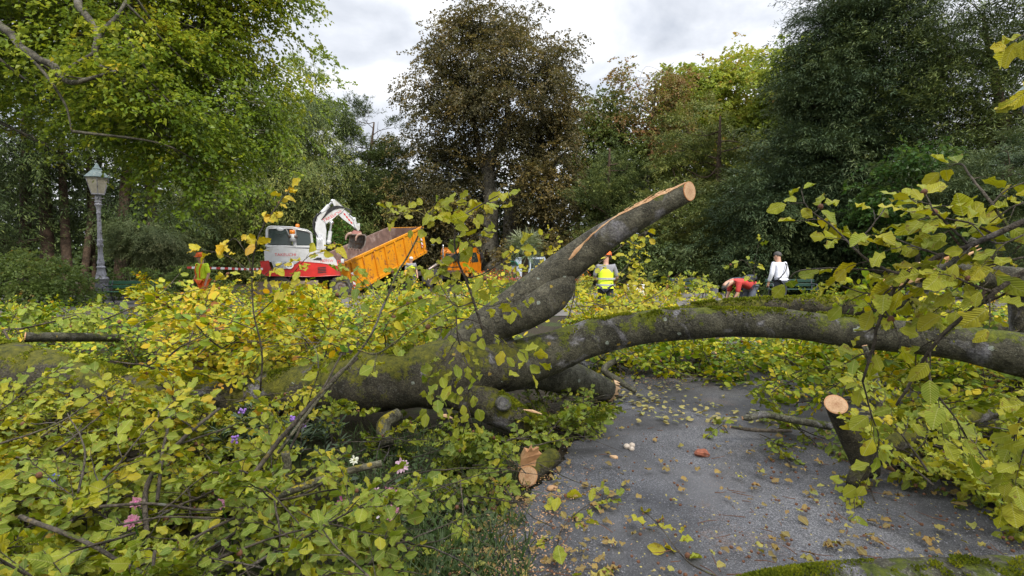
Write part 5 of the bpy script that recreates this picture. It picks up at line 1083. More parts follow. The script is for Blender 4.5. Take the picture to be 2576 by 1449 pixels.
# ------------------------------------------------------------------ lamps
M['iron'] = plain('grey_painted_cast_iron', (.31, .305, .34), .45, .1, .2, 12, (.07, .06, .05), .35, .006)
M['irond'] = plain('dark_painted_cast_iron', (.06, .06, .075), .45, .1, .2, 12)
M['patina'] = plain('weathered_copper', (.11, .15, .15), .5, .15, .25, 14, (.30, .32, .28), .25)
s = NT('frosted_lamp_glass'); o = s.obj()
M['pane'] = s.fin(s.ramp(s.noise(9, 4, .6, o), [(.3, (.36, .33, .25)), (.7, (.52, .49, .39))]), .35, 0, None, .5, **{'Transmission Weight': .15})
def text(body, name, parent, size, mat, loc, rot, ext=.001, align='CENTER'):
    cu = bpy.data.curves.new(name, 'FONT'); cu.body = body; cu.size = size; cu.extrude = ext; cu.align_x = align; cu.align_y = 'CENTER'
    cu.materials.append(mat); tmp = bpy.data.objects.new(name, cu); COL.objects.link(tmp); bpy.context.view_layer.update()
    me = bpy.data.meshes.new_from_object(tmp.evaluated_get(bpy.context.evaluated_depsgraph_get())); bpy.data.objects.remove(tmp)
    o = bpy.data.objects.new(name, me); COL.objects.link(o); o.parent = parent; o.location = loc; o.rotation_euler = rot; return o
M['white_paint'] = plain('white_paint', (.78, .78, .78), .4, 0, .05)
M['red_letter'] = plain('red_lettering', (.55, .03, .04), .4, 0, .05)
M['black'] = plain('black_rubber', (.02, .02, .022), .7, 0, .3, 20)
def lamp(label, base, H, rz=0.0, mat='iron', number=True, group='park lamps'):
    k = H/5.37
    root = thing('street_lamp', label, 'street lamp', base, rz, group, local=True); root.scale = (k, k, k)
    g = Geo(); g.lathe([(.0, 0), (.27, 0), (.27, .10), (.245, .13), (.235, .16), (.225, .74), (.24, .78), (.25, .82), (.25, .86), (.0, .86)], n=8, rot=math.pi/8); pl = g.obj('plinth', M[mat], root, smooth=False)
    for a in range(8):
        g = Geo(); an = a*math.pi/4; g.box(np.array([math.cos(an), math.sin(an), 0])*.218+np.array([0, 0, .45]), (.016, .10, .42), rotz(an)); g.obj('panel', M[mat], pl, smooth=False)
    g = Geo(); g.lathe([(.25, .86), (.27, .89), (.27, .93), (.235, .97), (.21, 1.0), (.20, 1.06), (.155, 1.22), (.135, 1.34), (.15, 1.37), (.165, 1.40), (.15, 1.44), (.115, 1.47), (.13, 1.53), (.135, 1.60), (.12, 1.68), (.105, 1.72), (.108, 1.75), (.095, 1.80), (.082, 2.25), (.10, 2.28), (.115, 2.30), (.115, 2.36), (.095, 2.39), (.10, 2.46), (.108, 2.50), (.10, 2.55), (.075, 2.60)], n=24)
    g.lathe([(.082, 2.58), (.066, 3.62)], n=24, flute=.14)
    g.lathe([(.066, 3.60), (.085, 3.63), (.085, 3.67), (.07, 3.70), (.075, 3.80), (.095, 3.90), (.115, 3.95), (.13, 3.97), (.13, 4.01), (.105, 4.04), (.10, 4.07), (.125, 4.09), (.125, 4.13), (.095, 4.16), (.11, 4.20), (.115, 4.31), (.09, 4.36), (.13, 4.40), (.0, 4.41)], n=24)
    po = g.obj('post', M[mat], root, autosm=40)
    g = Geo(); g.cyl((-.24, 0, 4.25), (.24, 0, 4.25), .014, n=8)
    for sx in (-1, 1): g.ell((sx*.24, 0, 4.25), (.025,)*3, 8, 6)
    g.obj('ladder_bar', M[mat], root)
    z0, z1, ra, rb = 4.42, 5.10, .235, .43; n = 6
    A = lambda i, r, z: np.array([r*math.cos(i*math.pi/3+.12), r*math.sin(i*math.pi/3+.12), z])
    g = Geo(); g.lathe([(.0, z0-.02), (ra+.02, z0-.02), (ra+.02, z0+.015), (.0, z0+.015)], n=6, rot=.12)
    for i in range(n):
        g.tube([A(i, ra, z0), A(i, rb, z1)], .017, 6); g.tube([A(i, rb, z1), A(i+1, rb, z1)], .016, 6); g.tube([A(i, ra, z0+.01), A(i+1, ra, z0+.01)], .016, 6)
    lt = g.obj('lantern_frame', M[mat], root, smooth=False)
    for i in range(n):
        g = Geo(); a, b, c, d = A(i, ra-.006, z0+.015), A(i+1, ra-.006, z0+.015), A(i+1, rb-.008, z1), A(i, rb-.008, z1); nn = unit(np.cross(b-a, d-a))*.006
        g.add([a, b, c, d, a-nn, b-nn, c-nn, d-nn], [[0, 1, 2, 3], [7, 6, 5, 4], [0, 4, 5, 1], [1, 5, 6, 2], [2, 6, 7, 3], [3, 7, 4, 0]]); g.obj('glass_pane', M['pane'], lt, smooth=False)
    g = Geo(); g.lathe([(.0, 5.08), (rb+.05, 5.08), (rb+.06, 5.10), (rb+.02, 5.14), (.17, 5.42), (.165, 5.43), (.185, 5.44), (.175, 5.47), (.13, 5.49), (.11, 5.52), (.035, 5.68), (.0, 5.71)], n=6, rot=.12); g.obj('lantern_roof', M['patina'], root, smooth=False)
    if number:
        g = Geo(); g.box((.05, -.108, 4.25), (.10, .008, .07)); np_ = g.obj('number_plate', M['irond'], root)
        text('22', 'lettering', np_, .075, M['white_paint'], (.05, -.1135, 4.25), (math.pi/2, 0, 0))
    return root
LH = 5.37*.945
lamp('tall grey cast-iron lamp with hexagonal lantern numbered 22, beside the green bench', gp(258, 757), LH)
r2 = lamp('small dark lamp before the trunk of the copper beech, above the orange cab', at(1212, 655, 38)*[1, 1, 0], 3.6, .5, 'irond', False)
r3 = copy_tree(r2); r3.location = at(1633, 655, 34)*[1, 1, 0]; r3.rotation_euler = (0, 0, .2); r3['label'] = 'small dark lamp standing right of the sawn limb before dark yews'; r3.scale = (.645,)*3
r4 = copy_tree(r2); r4.location = (at(2608, 655, 9.9)*[1, 1, 0]); r4['label'] = 'near lamp cut off by the right edge, green roof and dark lantern'; r4.scale = (.945,)*3

# ------------------------------------------------------------------ excavator (drawn in its own upright plane, side on to the camera)
M['exw'] = plain('white_machine_paint', (.52, .53, .54), .32, 0, .08, 4, (.36, .34, .30), .25)
M['exr'] = plain('red_machine_paint', (.52, .022, .018), .35, 0, .15, 4, (.30, .04, .03), .3)
M['exg'] = plain('grey_machine_panel', (.42, .43, .45), .4, 0, .1)
M['steel'] = plain('bare_worn_steel', (.20, .18, .165), .4, .5, .4, 14, (.16, .085, .045), .5)
M['chrome'] = plain('hydraulic_chrome', (.7, .7, .72), .15, .9, .05)
M['dozer'] = plain('muddy_steel', (.27, .21, .16), .75, 0, .3, 5, (.14, .10, .07), .5)
s = NT('cab_glass'); M['glass'] = s.fin((.025, .04, .04), .08, 0, None, .6)
M['orange_lens'] = plain('orange_lens', (.7, .20, .01), .2)
M['tyre'] = plain('dusty_tyre', (.045, .043, .04), .85, 0, .4, 20)
ED = 21.3; EK = FPX/ED
exo = at(757, 655, ED+1.1); exo[2] = 0; ERZ = math.atan2(-exo[0], exo[1])
ex = thing('excavator', 'white and red wheeled excavator numbered 20 with raised arm over the orange container', 'excavator', exo, ERZ, local=True)
def zp(X, Y): return (629+.2387*X-757)/EK, CAMZ+(655-(440.3+.2387*Y))/EK
def zpoly(pts): return [zp(*p) for p in pts]
EX, EZ, EY = (1, 0, 0), (0, 0, 1), (0, 1, 0)
def plate(name, pts, y, th, mat, parent=None, bevel=0.0):
    g = Geo(); g.prism(zpoly(pts), (0, y, 0), EX, EZ, EY, th); return g.obj(name, mat, parent or ex, False, False, bevel)
hood = plate('hood', [(190, 912), (188, 800), (215, 768), (330, 755), (480, 768), (640, 775), (760, 790), (840, 830), (885, 885), (902, 955), (740, 925)], 0, 2.3, M['exw'], bevel=.10)
skirt = plate('counterweight', [(150, 912), (225, 908), (250, 985), (300, 1000), (400, 990), (520, 915), (740, 928), (905, 958), (908, 1005), (930, 1010), (930, 1062), (640, 1068), (200, 1060), (160, 1030)], 0, 2.36, M['exr'], bevel=.05)
plate('side_panel', [(255, 910), (515, 915), (402, 985), (305, 995), (275, 975)], -1.185, .06, M['exg'], bevel=.02)
for k in range(4): plate('vent_slot', [(700, 975+k*17), (782, 968+k*17), (786, 976+k*17), (700, 983+k*17)], -1.185, .03, M['black'], skirt)
plate('vent_slot', [(655, 892), (700, 868), (738, 870), (745, 900)], -1.155, .03, M['black'], hood)
g = Geo(); c = zp(425, 950); g.cyl((c[0], -1.215, c[1]), (c[0], -1.235, c[1]), .155, n=28); sg = g.obj('speed_sign', M['white_paint'], ex, False, autosm=30)
text('20', 'lettering', sg, .21, M['black'], (c[0], -1.238, c[1]-.005), (math.pi/2, 0, 0))
g = Geo(); c = zp(312, 938); g.box((c[0], -1.22, c[1]), (.24, .012, .20)); nt = g.obj('notice_plate', M['exw'], ex, False)
c = zp(388, 842); text('TAKEUCHI', 'lettering', hood, .17, M['red_letter'], (c[0], -1.156, c[1]), (math.pi/2, 0, 0))
c = zp(805, 905); text('TB295W', 'lettering', hood, .15, M['red_letter'], (c[0]-.06, -1.156, c[1]), (math.pi/2, 0, 0))
# cab: frame, panes
_zp = zp
def zp(X, Y): return _zp(X, Y-14 if Y < 770 and X < 700 else Y)      # the cab sits a little higher on the hood
cabp = [(210, 769), (218, 600), (232, 576), (262, 566), (460, 572), (600, 598), (640, 625), (655, 769)]
g = Geo()
P2 = zpoly(cabp); ym, yp = -1.05, .05
for y in (ym, yp):
    for a, b in zip(P2, P2[1:]+P2[:1]): g.tube([(a[0], y, a[1]), (b[0], y, b[1])], .05, 6)
    a, b = zp(478, 575), zp(478, 768); g.tube([(a[0], y, a[1]), (b[0], y, b[1])], .075, 6)
for p in P2: g.tube([(p[0], ym, p[1]), (p[0], yp, p[1])], .05, 6)
cab = g.obj('cab', M['exw'], ex, False, False)
plate('cab_roof', [(222, 584), (240, 566), (270, 560), (460, 566), (600, 592), (640, 622), (600, 606), (460, 580)], -.5, 1.2, M['exw'], cab, .02)
for pts in ([(232, 750), (240, 600), (262, 588), (448, 592), (448, 750)], [(500, 750), (500, 598), (600, 616), (628, 638), (640, 750)]): plate('window', pts, ym+.02, .03, M['glass'], cab); plate('window', pts, yp-.02, .03, M['glass'], cab)
plate('window', [(228, 750), (236, 600), (244, 600), (236, 750)], -.5, 1.0, M['glass'], cab)
g = Geo(); a = zp(360, 740); g.ell((a[0], -.5, a[1]+.25), (.25, .25, .35), 12, 8); g.obj('driver_seat', M['black'], cab, False)
g = Geo(); a = zp(462, 640); b = zp(480, 575); g.tube([(a[0], -1.16, a[1]-.30), (a[0], -1.16, a[1])], .12, 10); g.obj('air_filter_column', M['exw'], ex, False)
g = Geo(); a = zp(458, 622); g.lathe([(.0, -.09), (.10, -.09), (.11, 0), (.10, .1), (.0, .1)], (a[0], -1.16, a[1]), 14); g.obj('air_precleaner', M['orange_lens'], ex, False)
g = Geo(); a = zp(465, 665); g.box((a[0], -1.16, a[1]), (.34, .2, .10)); g.obj('filter_bracket', M['steel'], ex, False)
g = Geo(); a = zp(510, 545); g.lathe([(.0, -.06), (.08, -.06), (.085, .0), (.07, .07), (.0, .085)], (a[0], -.7, a[1]), 14); g.obj('beacon', M['orange_lens'], ex, False)
g = Geo(); a = zp(510, 563); g.cyl((a[0], -.7, a[1]-.06), (a[0], -.7, a[1]), .03); g.obj('beacon_stem', M['black'], ex, False)
g = Geo(); a = zp(345, 594); g.ell((a[0], -1.28, a[1]), (.13, .03, .075), 14, 8); mi = g.obj('mirror', M['exw'], ex, False)
g = Geo(); b = zp(385, 590); d_ = zp(430, 660); g.tube(spline([(a[0]+.1, -1.27, a[1]), (b[0]+.05, -1.2, b[1]+.02), (d_[0], -1.12, d_[1])], 8), .018, 6); g.obj('mirror_arm', M['exw'], mi, False)
g = Geo(); a = zp(330, 770); g.lathe([(.05, 0), (.09, .05), (.07, .2), (.05, .22)], (a[0], -.8, a[1]-.02), 10); g.obj('exhaust', M['black'], ex, False)
g = Geo()
for a, b in (((905, 1030), (905, 900)), ((905, 900), (930, 905)), ((930, 905), (930, 1000))): a, b = zp(*a), zp(*b); g.tube([(a[0], -1.0, a[1]), (b[0], -1.0, b[1])], .018, 6)
g.obj('handrail', M['exr'], ex, False)
g = Geo(); a = zp(965, 845); g.box((a[0], -1.0, a[1]), (.10, .05, .27), roty(.1)); lm = g.obj('side_mirror', M['black'], ex, False, bevel=.02)
g = Geo(); b = zp(955, 905); g.box((b[0], -1.0, b[1]), (.13, .12, .18)); g.obj('work_light', M['exw'], ex, False, bevel=.02)
zp = _zp
# boom, arm, bucket
plate('boom_base', [(698, 815), (706, 640), (690, 545), (700, 470), (735, 420), (800, 470), (812, 560), (806, 660), (792, 815)], .45, .34, M['exw'], bevel=.03)
bm = plate('boom', [(700, 470), (722, 390), (790, 345), (905, 292), (880, 225), (900, 208), (950, 235), (1000, 285), (1010, 305), (985, 345), (940, 375), (880, 430), (812, 480), (780, 500)], .45, .30, M['exw'], bevel=.03)
ar = plate('arm', [(940, 370), (930, 320), (990, 290), (1030, 330), (1105, 430), (1160, 470), (1175, 530), (1150, 545), (1105, 505), (1000, 420)], .45, .26, M['exw'], bevel=.03)
for k in range(4):
    q = [(1000+k*24, 355+k*31), (1018+k*24, 360+k*31), (1028+k*24, 385+k*31), (1008+k*24, 378+k*31)]
    plate('hazard_stripe', q, .315, .012, M['exr'], ar)
c = zp(880, 395); text('TAKEUCHI', 'lettering', bm, .19, M['red_letter'], (c[0], .296, c[1]), (math.pi/2, -math.radians(30), 0))
def ram(name, a, b, r1, f, y):
    a, b = zp(*a), zp(*b); A, Bq = np.array([a[0], y, a[1]]), np.array([b[0], y, b[1]]); m = A+(Bq-A)*f
    g = Geo(); g.cyl(A, m, r1); g.ell(A, (r1*1.3,)*3, 10, 7); o = g.obj(name, M['exw'], ex, False, autosm=40)
    g = Geo(); g.cyl(m, Bq, r1*.55); g.ell(Bq, (r1*1.2,)*3, 10, 7); g.obj('rod', M['chrome'], o, False, autosm=40)
ram('hydraulic_cylinder', (735, 395), (885, 225), .085, .72, .40); ram('hydraulic_cylinder', (835, 690), (868, 470), .085, .55, .20); ram('hydraulic_cylinder', (970, 300), (1120, 420), .07, .6, .42)
g = Geo(); rr = np.random.default_rng(2)
for k in range(9):
    y = .26+.05*k; a, b, c2, d2 = zp(720+rr.normal(0, 8), 640), zp(668+k*4, 520+rr.normal(0, 10)), zp(690+k*5, 420+rr.normal(0, 8)), zp(760, 350+4*k)
    g.tube(spline([(a[0], y, a[1]), (b[0], y-.06, b[1]), (c2[0], y-.05, c2[1]), (d2[0], y, d2[1])], 16), .019, 6)
for k in range(5):
    pts = [zp(760+k*6, 440-8*k), zp(850, 350-10*k), zp(940, 300-6*k), zp(1040, 300+3*k), zp(1085, 330+6*k), zp(1060, 380)]; g.tube(spline([(p[0], .27, p[1]) for p in pts], 20), .014, 6)
g.obj('hoses', M['black'], ex, False)
g = Geo()
for k in range(5): a, b = zp(705+k*14, 800), zp(708+k*14, 600); g.tube([(a[0], .25, a[1]), (b[0], .25, b[1])], .012, 6)
g.obj('steel_pipes', M['chrome'], ex, False)
plate('linkage', [(1110, 455), (1130, 410), (1145, 470), (1175, 470), (1180, 530), (1160, 560), (1130, 520)], .45, .34, M['exw'], bevel=.02)
plate('quick_coupler', [(1085, 575), (1110, 555), (1190, 560), (1195, 590), (1090, 595)], .45, .40, plain('rusty_red_steel', (.33, .15, .13), .6, 0, .3), bevel=.02)
g = Geo(); p = [zp(x, y) for x, y in ((1080, 595), (1205, 595), (1240, 600), (1244, 660), (1225, 725), (1195, 765), (1045, 752), (1065, 690))]
g.prism([p[2], p[3], p[4], p[5], (p[5][0]-.02, p[5][1]), (p[4][0]-.04, p[4][1]), (p[3][0]-.05, p[3][1]), (p[2][0]-.05, p[2][1])], (0, .45, 0), EX, EZ, EY, .95)
g.prism([p[0], p[1], p[2], (p[2][0], p[2][1]-.05), (p[0][0], p[0][1]-.05)], (0, .45, 0), EX, EZ, EY, .95)
g.prism([p[0], p[2], p[3], p[4], p[5], p[6], p[7]], (0, .92, 0), EX, EZ, EY, .04)
bk = g.obj('bucket', M['steel'], ex, False, False)
for k in range(5): a = zp(1050+k*36, 755+2*k); g = Geo(); g.box((a[0], .20+.1*k, a[1]-.03), (.05, .07, .12), taper=.6); g.obj('bucket_tooth', M['steel'], bk, False)
for (x0, y0) in ((1080, 590), (1190, 595)):
    g = Geo(); pts = [zp(x0, y0), zp(x0-40, y0+12), zp(x0-62, y0+45), zp(x0-66, y0+80)]; g.tube(spline([(q[0], .0, q[1]) for q in pts], 14), np.linspace(.075, .03, 14), 8, squash=None); g.obj('grab_claw', plain('worn_claw_steel', (.34, .22, .17), .6, .2, .3), ex, False)
# undercarriage
g = Geo(); a, b = zp(200, 1075), zp(900, 1150); g.box(((a[0]+b[0])/2, 0, (a[1]+b[1])/2), (b[0]-a[0], 1.1, a[1]-b[1])); g.obj('chassis', M['black'], ex, False)
def wheel(parent, c, axis, r, w, tyre='tyre', rim='exg', lugs=0):
    axis = unit(axis); a = unit(np.cross(axis, [0, 0, 1.])); b = np.cross(axis, a); R = np.stack([a, b, axis], 1); c = np.asarray(c, float)
    g = Geo(); g.lathe([(r*.56, -w*.42), (r*.62, -w*.5), (r*.88, -w*.5), (r*.98, -w*.40), (r, -w*.2), (r, w*.2), (r*.98, w*.4), (r*.88, w*.5), (r*.62, w*.5), (r*.56, w*.42)], n=32)
    for k in range(lugs):
        th = k*2*math.pi/lugs; g.box(np.array([math.cos(th)*r*.985, math.sin(th)*r*.985, w*.24*(1 if k % 2 else -1)]), (.05*r/.5, .055, w*.52), rotz(th))
    g.v = [np.vstack(g.v) @ R.T + c]; t = g.obj('wheel', M[tyre], parent, False, autosm=35)
    g = Geo(); g.lathe([(.0, -w*.3), (r*.2, -w*.32), (r*.25, -w*.22), (r*.5, -w*.2), (r*.57, -w*.42), (r*.60, -w*.43), (r*.60, w*.43), (r*.57, w*.42), (r*.5, w*.2), (r*.2, w*.32), (.0, w*.3)], n=24); g.v = [np.vstack(g.v) @ R.T + c]; g.obj('rim', M[rim], t, False, autosm=35)
wy = zp(930, 1200)
for x in (zp(935, 0)[0], zp(330, 0)[0]):
    for y in (-.95, .95): wheel(ex, (x, y, .47), (0, 1, 0), .47, .42, 'tyre', 'steel', 22)
plate('dozer_blade', [(105, 1118), (700, 1112), (700, 1128), (690, 1240), (120, 1245), (112, 1180)], -1.45, .10, M['dozer'], bevel=.02)
g = Geo(); a = zp(700, 1160); g.box((a[0]-.9, -1.2, a[1]), (.14, .5, .14)); g.box((a[0]-2.0, -1.2, a[1]), (.14, .5, .14)); g.obj('blade_arm', M['exr'], ex, False)

# ------------------------------------------------------------------ tipped container and its truck
s = NT('scraped_orange_paint'); o = s.obj(); f = s.noise(2.6, 7, .72, o, 1.2)
c = s.mix(s.ramp(f, [(.56, (0, 0, 0)), (.585, (1, 1, 1))]), s.ramp(s.noise(1.2, 3, .5, o), [(.3, (.62, .235, .008)), (.7, (.74, .31, .010))]), s.ramp(s.noise(9, 4, .6, o), [(.35, (.20, .07, .025)), (.65, (.42, .17, .06))]))
M['orange'] = s.fin(c, .5, 0)
M['rust'] = plain('rusty_container_inside', (.17, .105, .085), .75, 0, .3, 3, (.33, .25, .22), .35)
M['redstripe'] = plain('red_hazard', (.50, .03, .02), .45, 0, .1)
CA = at(869, 661, 24.5); CB = at(1063.5, 570.4, 31.0); u = CB-CA; CL = np.linalg.norm(u); u = u/CL
w = unit(np.array([-u[1], u[0], 0])); v = np.cross(u, w)              # v points down
if v[2] > 0: v = -v
CW, CH = 2.35, 1.52
con = thing('container', 'scratched orange roll-off container tipped up with ribbed side and hazard stripes', 'container', (CA[0], CA[1], 0))
def cpt(a, b, c): return CA+u*a+w*b+v*c
def cbox(name, a0, a1, b0, b1, c0, c1, mat, parent=None, bev=0.0):
    g = Geo(); R = np.stack([u, w, v], 1); g.box(cpt((a0+a1)/2, (b0+b1)/2, (c0+c1)/2), (abs(a1-a0), abs(b1-b0), abs(c1-c0)), R); return g.obj(name, mat, parent or con, True, False, bev)
def inner(name, a0, a1, b0, b1, c0, c1): return cbox(name, a0, a1, b0, b1, c0, c1, M['rust'])
cbox('side_wall', 0, CL, 0, .05, 0, CH, M['orange']); cbox('side_wall', 0, CL, CW-.05, CW, 0, CH, M['rust']); cbox('floor_plate', .05, CL-.05, .052, CW-.052, CH-.05, CH, M['rust'])
cbox('front_wall', CL-.05, CL+.002, .052, CW-.052, 0, CH, M['orange']); cbox('lining', CL-.068, CL-.055, .056, CW-.056, .02, CH-.06, M['rust']); inner('lining', .02, CL-.06, .054, .064, .06, CH-.06)
cbox('tail_door', -.05, .0, .03, CW-.03, .06, CH, M['orange'])
for b0 in (-.05, CW-.03): cbox('top_rail', -.02, CL, b0, b0+.10, -.05, .07, M['rust'] if b0 > 0 else M['orange'])
for k in range(8):
    a = .35+k*(CL-.7)/7; g = Geo(); R = np.stack([u, w, v], 1); g.box(cpt(a, -.045, CH*.52), (.10, .085, CH*.93), R); g.obj('rib', M['orange'], con, True, False, .015)
cbox('bottom_rail', -.02, CL, -.04, .06, CH-.06, CH+.10, M['orange']); cbox('door_hinge', -.08, .10, -.06, -.02, .25, .36, M['rust']); cbox('door_hinge', -.08, .10, -.06, -.02, CH-.45, CH-.34, M['rust'])
for (a0, c0) in ((.12, .55), (CL-.62, .35)):
    st = cbox('hazard_sign', a0, a0+.16, -.096, -.088, c0, c0+.78, M['white_paint'])
    for k in range(3):
        g = Geo(); R = np.stack([u, w, v], 1); g.add([cpt(a0+.004, -.0985, c0+.05+k*.26), cpt(a0+.156, -.0985, c0+.17+k*.26), cpt(a0+.156, -.0985, c0+.29+k*.26), cpt(a0+.004, -.0985, c0+.17+k*.26)], [[0, 1, 2, 3]]); g.obj('red_stripe', M['redstripe'], st, True, False)
for k in range(4): cbox('skid_roller' if k < 2 else 'under_rail', .3 if k < 2 else .4, .5 if k < 2 else CL-.3, .5+(k % 2)*1.2, .68+(k % 2)*1.2, CH, CH+.18, M['steel'])
# truck
hd = unit(np.array([u[0], u[1], 0])); sd = np.array([hd[1], -hd[0], 0]); tk0 = at(1160, 655, 36)*np.array([1, 1, 0]); ang = math.atan2(hd[1], hd[0])
tk = thing('truck', 'orange cab of the truck that carries the tipped container', 'truck', tk0, ang, local=True)     # local x forward, y left
M['truckor'] = plain('orange_truck_paint', (.66, .20, .006), .35, 0, .12, 3)
g = Geo(); g.prism([(-.9, .75), (-.9, 2.15), (-.75, 2.42), (.2, 2.45), (.55, 2.30), (.95, 1.55), (1.0, .75)], (0, 0, 0), (1, 0, 0), (0, 0, 1), (0, 1, 0), 2.1); cb = g.obj('cab', M['truckor'], tk, False, False, .06)
g = Geo(); g.box((-.91, 0, 1.80), (.03, 1.5, .55)); g.obj('window', M['glass'], cb, False, False, .02)
for sy in (-1, 1):
    g = Geo(); g.prism([(-.45, 1.45), (-.45, 2.15), (.25, 2.15), (.62, 1.5)], (0, sy*1.052, 0), (1, 0, 0), (0, 0, 1), (0, 1, 0), .02); g.obj('window', M['glass'], cb, False, False)
    g = Geo(); g.box((.75, sy*1.25, 1.95), (.08, .18, .42)); mr = g.obj('mirror', M['black'], tk, False, False, .02); g = Geo(); g.tube([(.6, sy*1.0, 2.2), (.75, sy*1.25, 2.16)], .02, 6); g.obj('mirror_arm', M['black'], mr, False)
g = Geo(); g.prism([(.585, 2.20), (.915, 1.58), (.935, 1.59), (.605, 2.22)], (0, 0, 0), (1, 0, 0), (0, 0, 1), (0, 1, 0), 1.8); g.obj('windscreen', M['glass'], cb, False, False)
g = Geo(); g.cyl((-1.05, .85, .8), (-1.05, .85, 2.55), .06); g.ell((-1.05, .85, 2.6), (.07, .07, .09), 10, 7); g.obj('exhaust_stack', M['chrome'], tk, False, autosm=40)
g = Geo(); g.lathe([(.0, 2.45), (.07, 2.45), (.07, 2.58), (.0, 2.61)], (-.2, 0, 0), 12); g.obj('beacon', M['orange_lens'], tk, False)
g = Geo(); g.box((-4.2, .42, .82), (7.2, .12, .22)); g.box((-4.2, -.42, .82), (7.2, .12, .22)); g.box((-7.4, 0, .8), (.15, 1.4, .2)); g.obj('chassis_frame', M['steel'], tk, False, False)
for x in (.1, -5.0, -6.1):
    for y in (-.9, .9): wheel(tk, (x, y, .46), (0, 1, 0), .46, .34, 'tyre', 'steel', 0)
for y in (-.95, .95):
    g = Geo(); th = np.linspace(0, math.pi, 14); P = np.stack([-5.0+.58*np.cos(th), 0*th+y, .5+.58*np.sin(th)], -1)
    V = np.vstack([P+[0, -.2, 0], P+[0, .2, 0], P*1+[0, -.2, -.03], P+[0, .2, -.03]]); n = 14
    g.add(V, [[i, i+1, n+i+1, n+i] for i in range(n-1)] + [[2*n+i, 3*n+i, 3*n+i+1, 2*n+i+1] for i in range(n-1)]); g.obj('mudguard', M['black'], tk, False)
g = Geo(); g.tube([(-4.5, 0, 1.0), (-2.3, 0, 1.7), (-1.2, 0, 2.0)], .10, 8); g.obj('hook_arm', M['steel'], tk, False)

# small service vehicle behind the palm
sv = thing('utility_vehicle', 'small white and green utility vehicle parked behind the fan palm', 'utility vehicle', at(1330, 655, 31)*np.array([1, 1, 0]), .35, local=True)
g = Geo(); g.prism([(-1.0, .45), (-1.0, 1.1), (-.55, 1.75), (.75, 1.78), (1.0, 1.2), (1.0, .45)], (0, 0, 0), EX, EZ, EY, 1.3); bd = g.obj('body', plain('pale_vehicle_paint', (.42, .48, .56), .35), sv, False, False, .04)
g = Geo(); g.prism([(-.95, 1.12), (-.57, 1.66), (-.2, 1.68), (-.2, 1.12)], (0, -.655, 0), EX, EZ, EY, .02); g.prism([(-.12, 1.12), (-.12, 1.68), (.7, 1.68), (.88, 1.18)], (0, -.655, 0), EX, EZ, EY, .02); g.obj('window', M['glass'], bd, False, False)
g = Geo(); g.box((-1.03, 0, .62), (.10, 1.34, .42)); g.box((-.9, 0, 1.35), (.06, 1.1, .5), roty(-.7)); g.obj('green_front', plain('green_vehicle_paint', (.02, .16, .11), .4), sv, False, False)
for x in (-.6, .6):
    for y in (-.6, .6): wheel(sv, (x, y, .3), (0, 1, 0), .3, .2, 'tyre', 'exg')

# ------------------------------------------------------------------ benches, box, tape
M['green'] = plain('green_bench_paint', (.035, .12, .065), .45, 0, .2, 10)
def bench(label, base, L, rz, mat):
    root = thing('park_bench', label, 'bench', base, rz, 'park benches', local=True)
    for k, (y, z) in enumerate(((-.20, .45), (-.06, .445), (.08, .445))):
        g = Geo(); g.box((0, y, z), (L, .12, .035)); g.obj('seat_slat', mat, root, False, False, .008)
    for z in (.62, .78):
        g = Geo(); g.box((0, .20+(z-.6)*.3, z), (L, .03, .12)); g.obj('back_slat', mat, root, False, False, .008)
    for x in (-L/2+.12, L/2-.12):
        g = Geo(); g.tube(spline([(x, -.24, 0), (x, -.22, .25), (x, -.25, .45), (x, -.25, .62), (x, -.05, .66), (x, .2, .64)], 20), .024, 8); g.tube(spline([(x, .30, 0), (x, .17, .3), (x, .18, .5), (x, .27, .86)], 14), .024, 8); g.tube([(x, -.25, .42), (x, .18, .42)], .022, 8); g.obj('iron_frame', M['irond'], root, False)
    return root
bp = gp(330, 764); bench('green slatted park bench with iron arms beside the tall numbered lamp', bp, 1.85, .05, M['green'])
bench('dark green park bench before the black yews near the white box', at(1735, 655, 21.5)*np.array([1, 1, 0]), 1.5, -.1, plain('dark_bench_paint', (.015, .035, .03), .5))
bench('dark bench half hidden behind the man in the white shirt', at(1995, 655, 20.5)*np.array([1, 1, 0]), 1.9, -.1, plain('deep_green_bench_paint', (.012, .05, .035), .5))  # bench painted a very dark green
bx = thing('white_box', 'white box with a lid standing at the foot of the right small lamp', 'box', at(1601, 655, 21.5)*np.array([1, 1, 0]), .1, local=True)
g = Geo(); g.box((0, 0, .26), (.62, .45, .50)); g.obj('body', M['white_paint'], bx, False, False, .02); g = Geo(); g.box((0, 0, .55), (.66, .49, .07)); g.obj('lid', M['white_paint'], bx, False, False, .02)
sb = thing('bollard', 'grey square stone block beside the dark bench near the man in red', 'stone block', at(1797, 655, 19.5)*np.array([1, 1, 0]), .1, local=True)
g = Geo(); g.box((0, 0, .30), (.24, .3, .6), taper=.95); g.obj('block', plain('grey_stone', (.10, .10, .115), .8, bump=.01), sb, False, False, .02); g = Geo(); g.box((0, 0, .62), (.28, .34, .05)); g.obj('cap', M['irond'], sb, False, False, .01)
tp = thing('barrier_tape', 'red and white barrier tape strung between the worker and the excavator', 'barrier tape', at(600, 655, 20.5)*np.array([1, 1, 0]))
P = spline(np.array([at(470, 673, 20.4), at(560, 675, 20.4), at(620, 677, 20.4), at(664, 676.5, 20.2)]), 46)
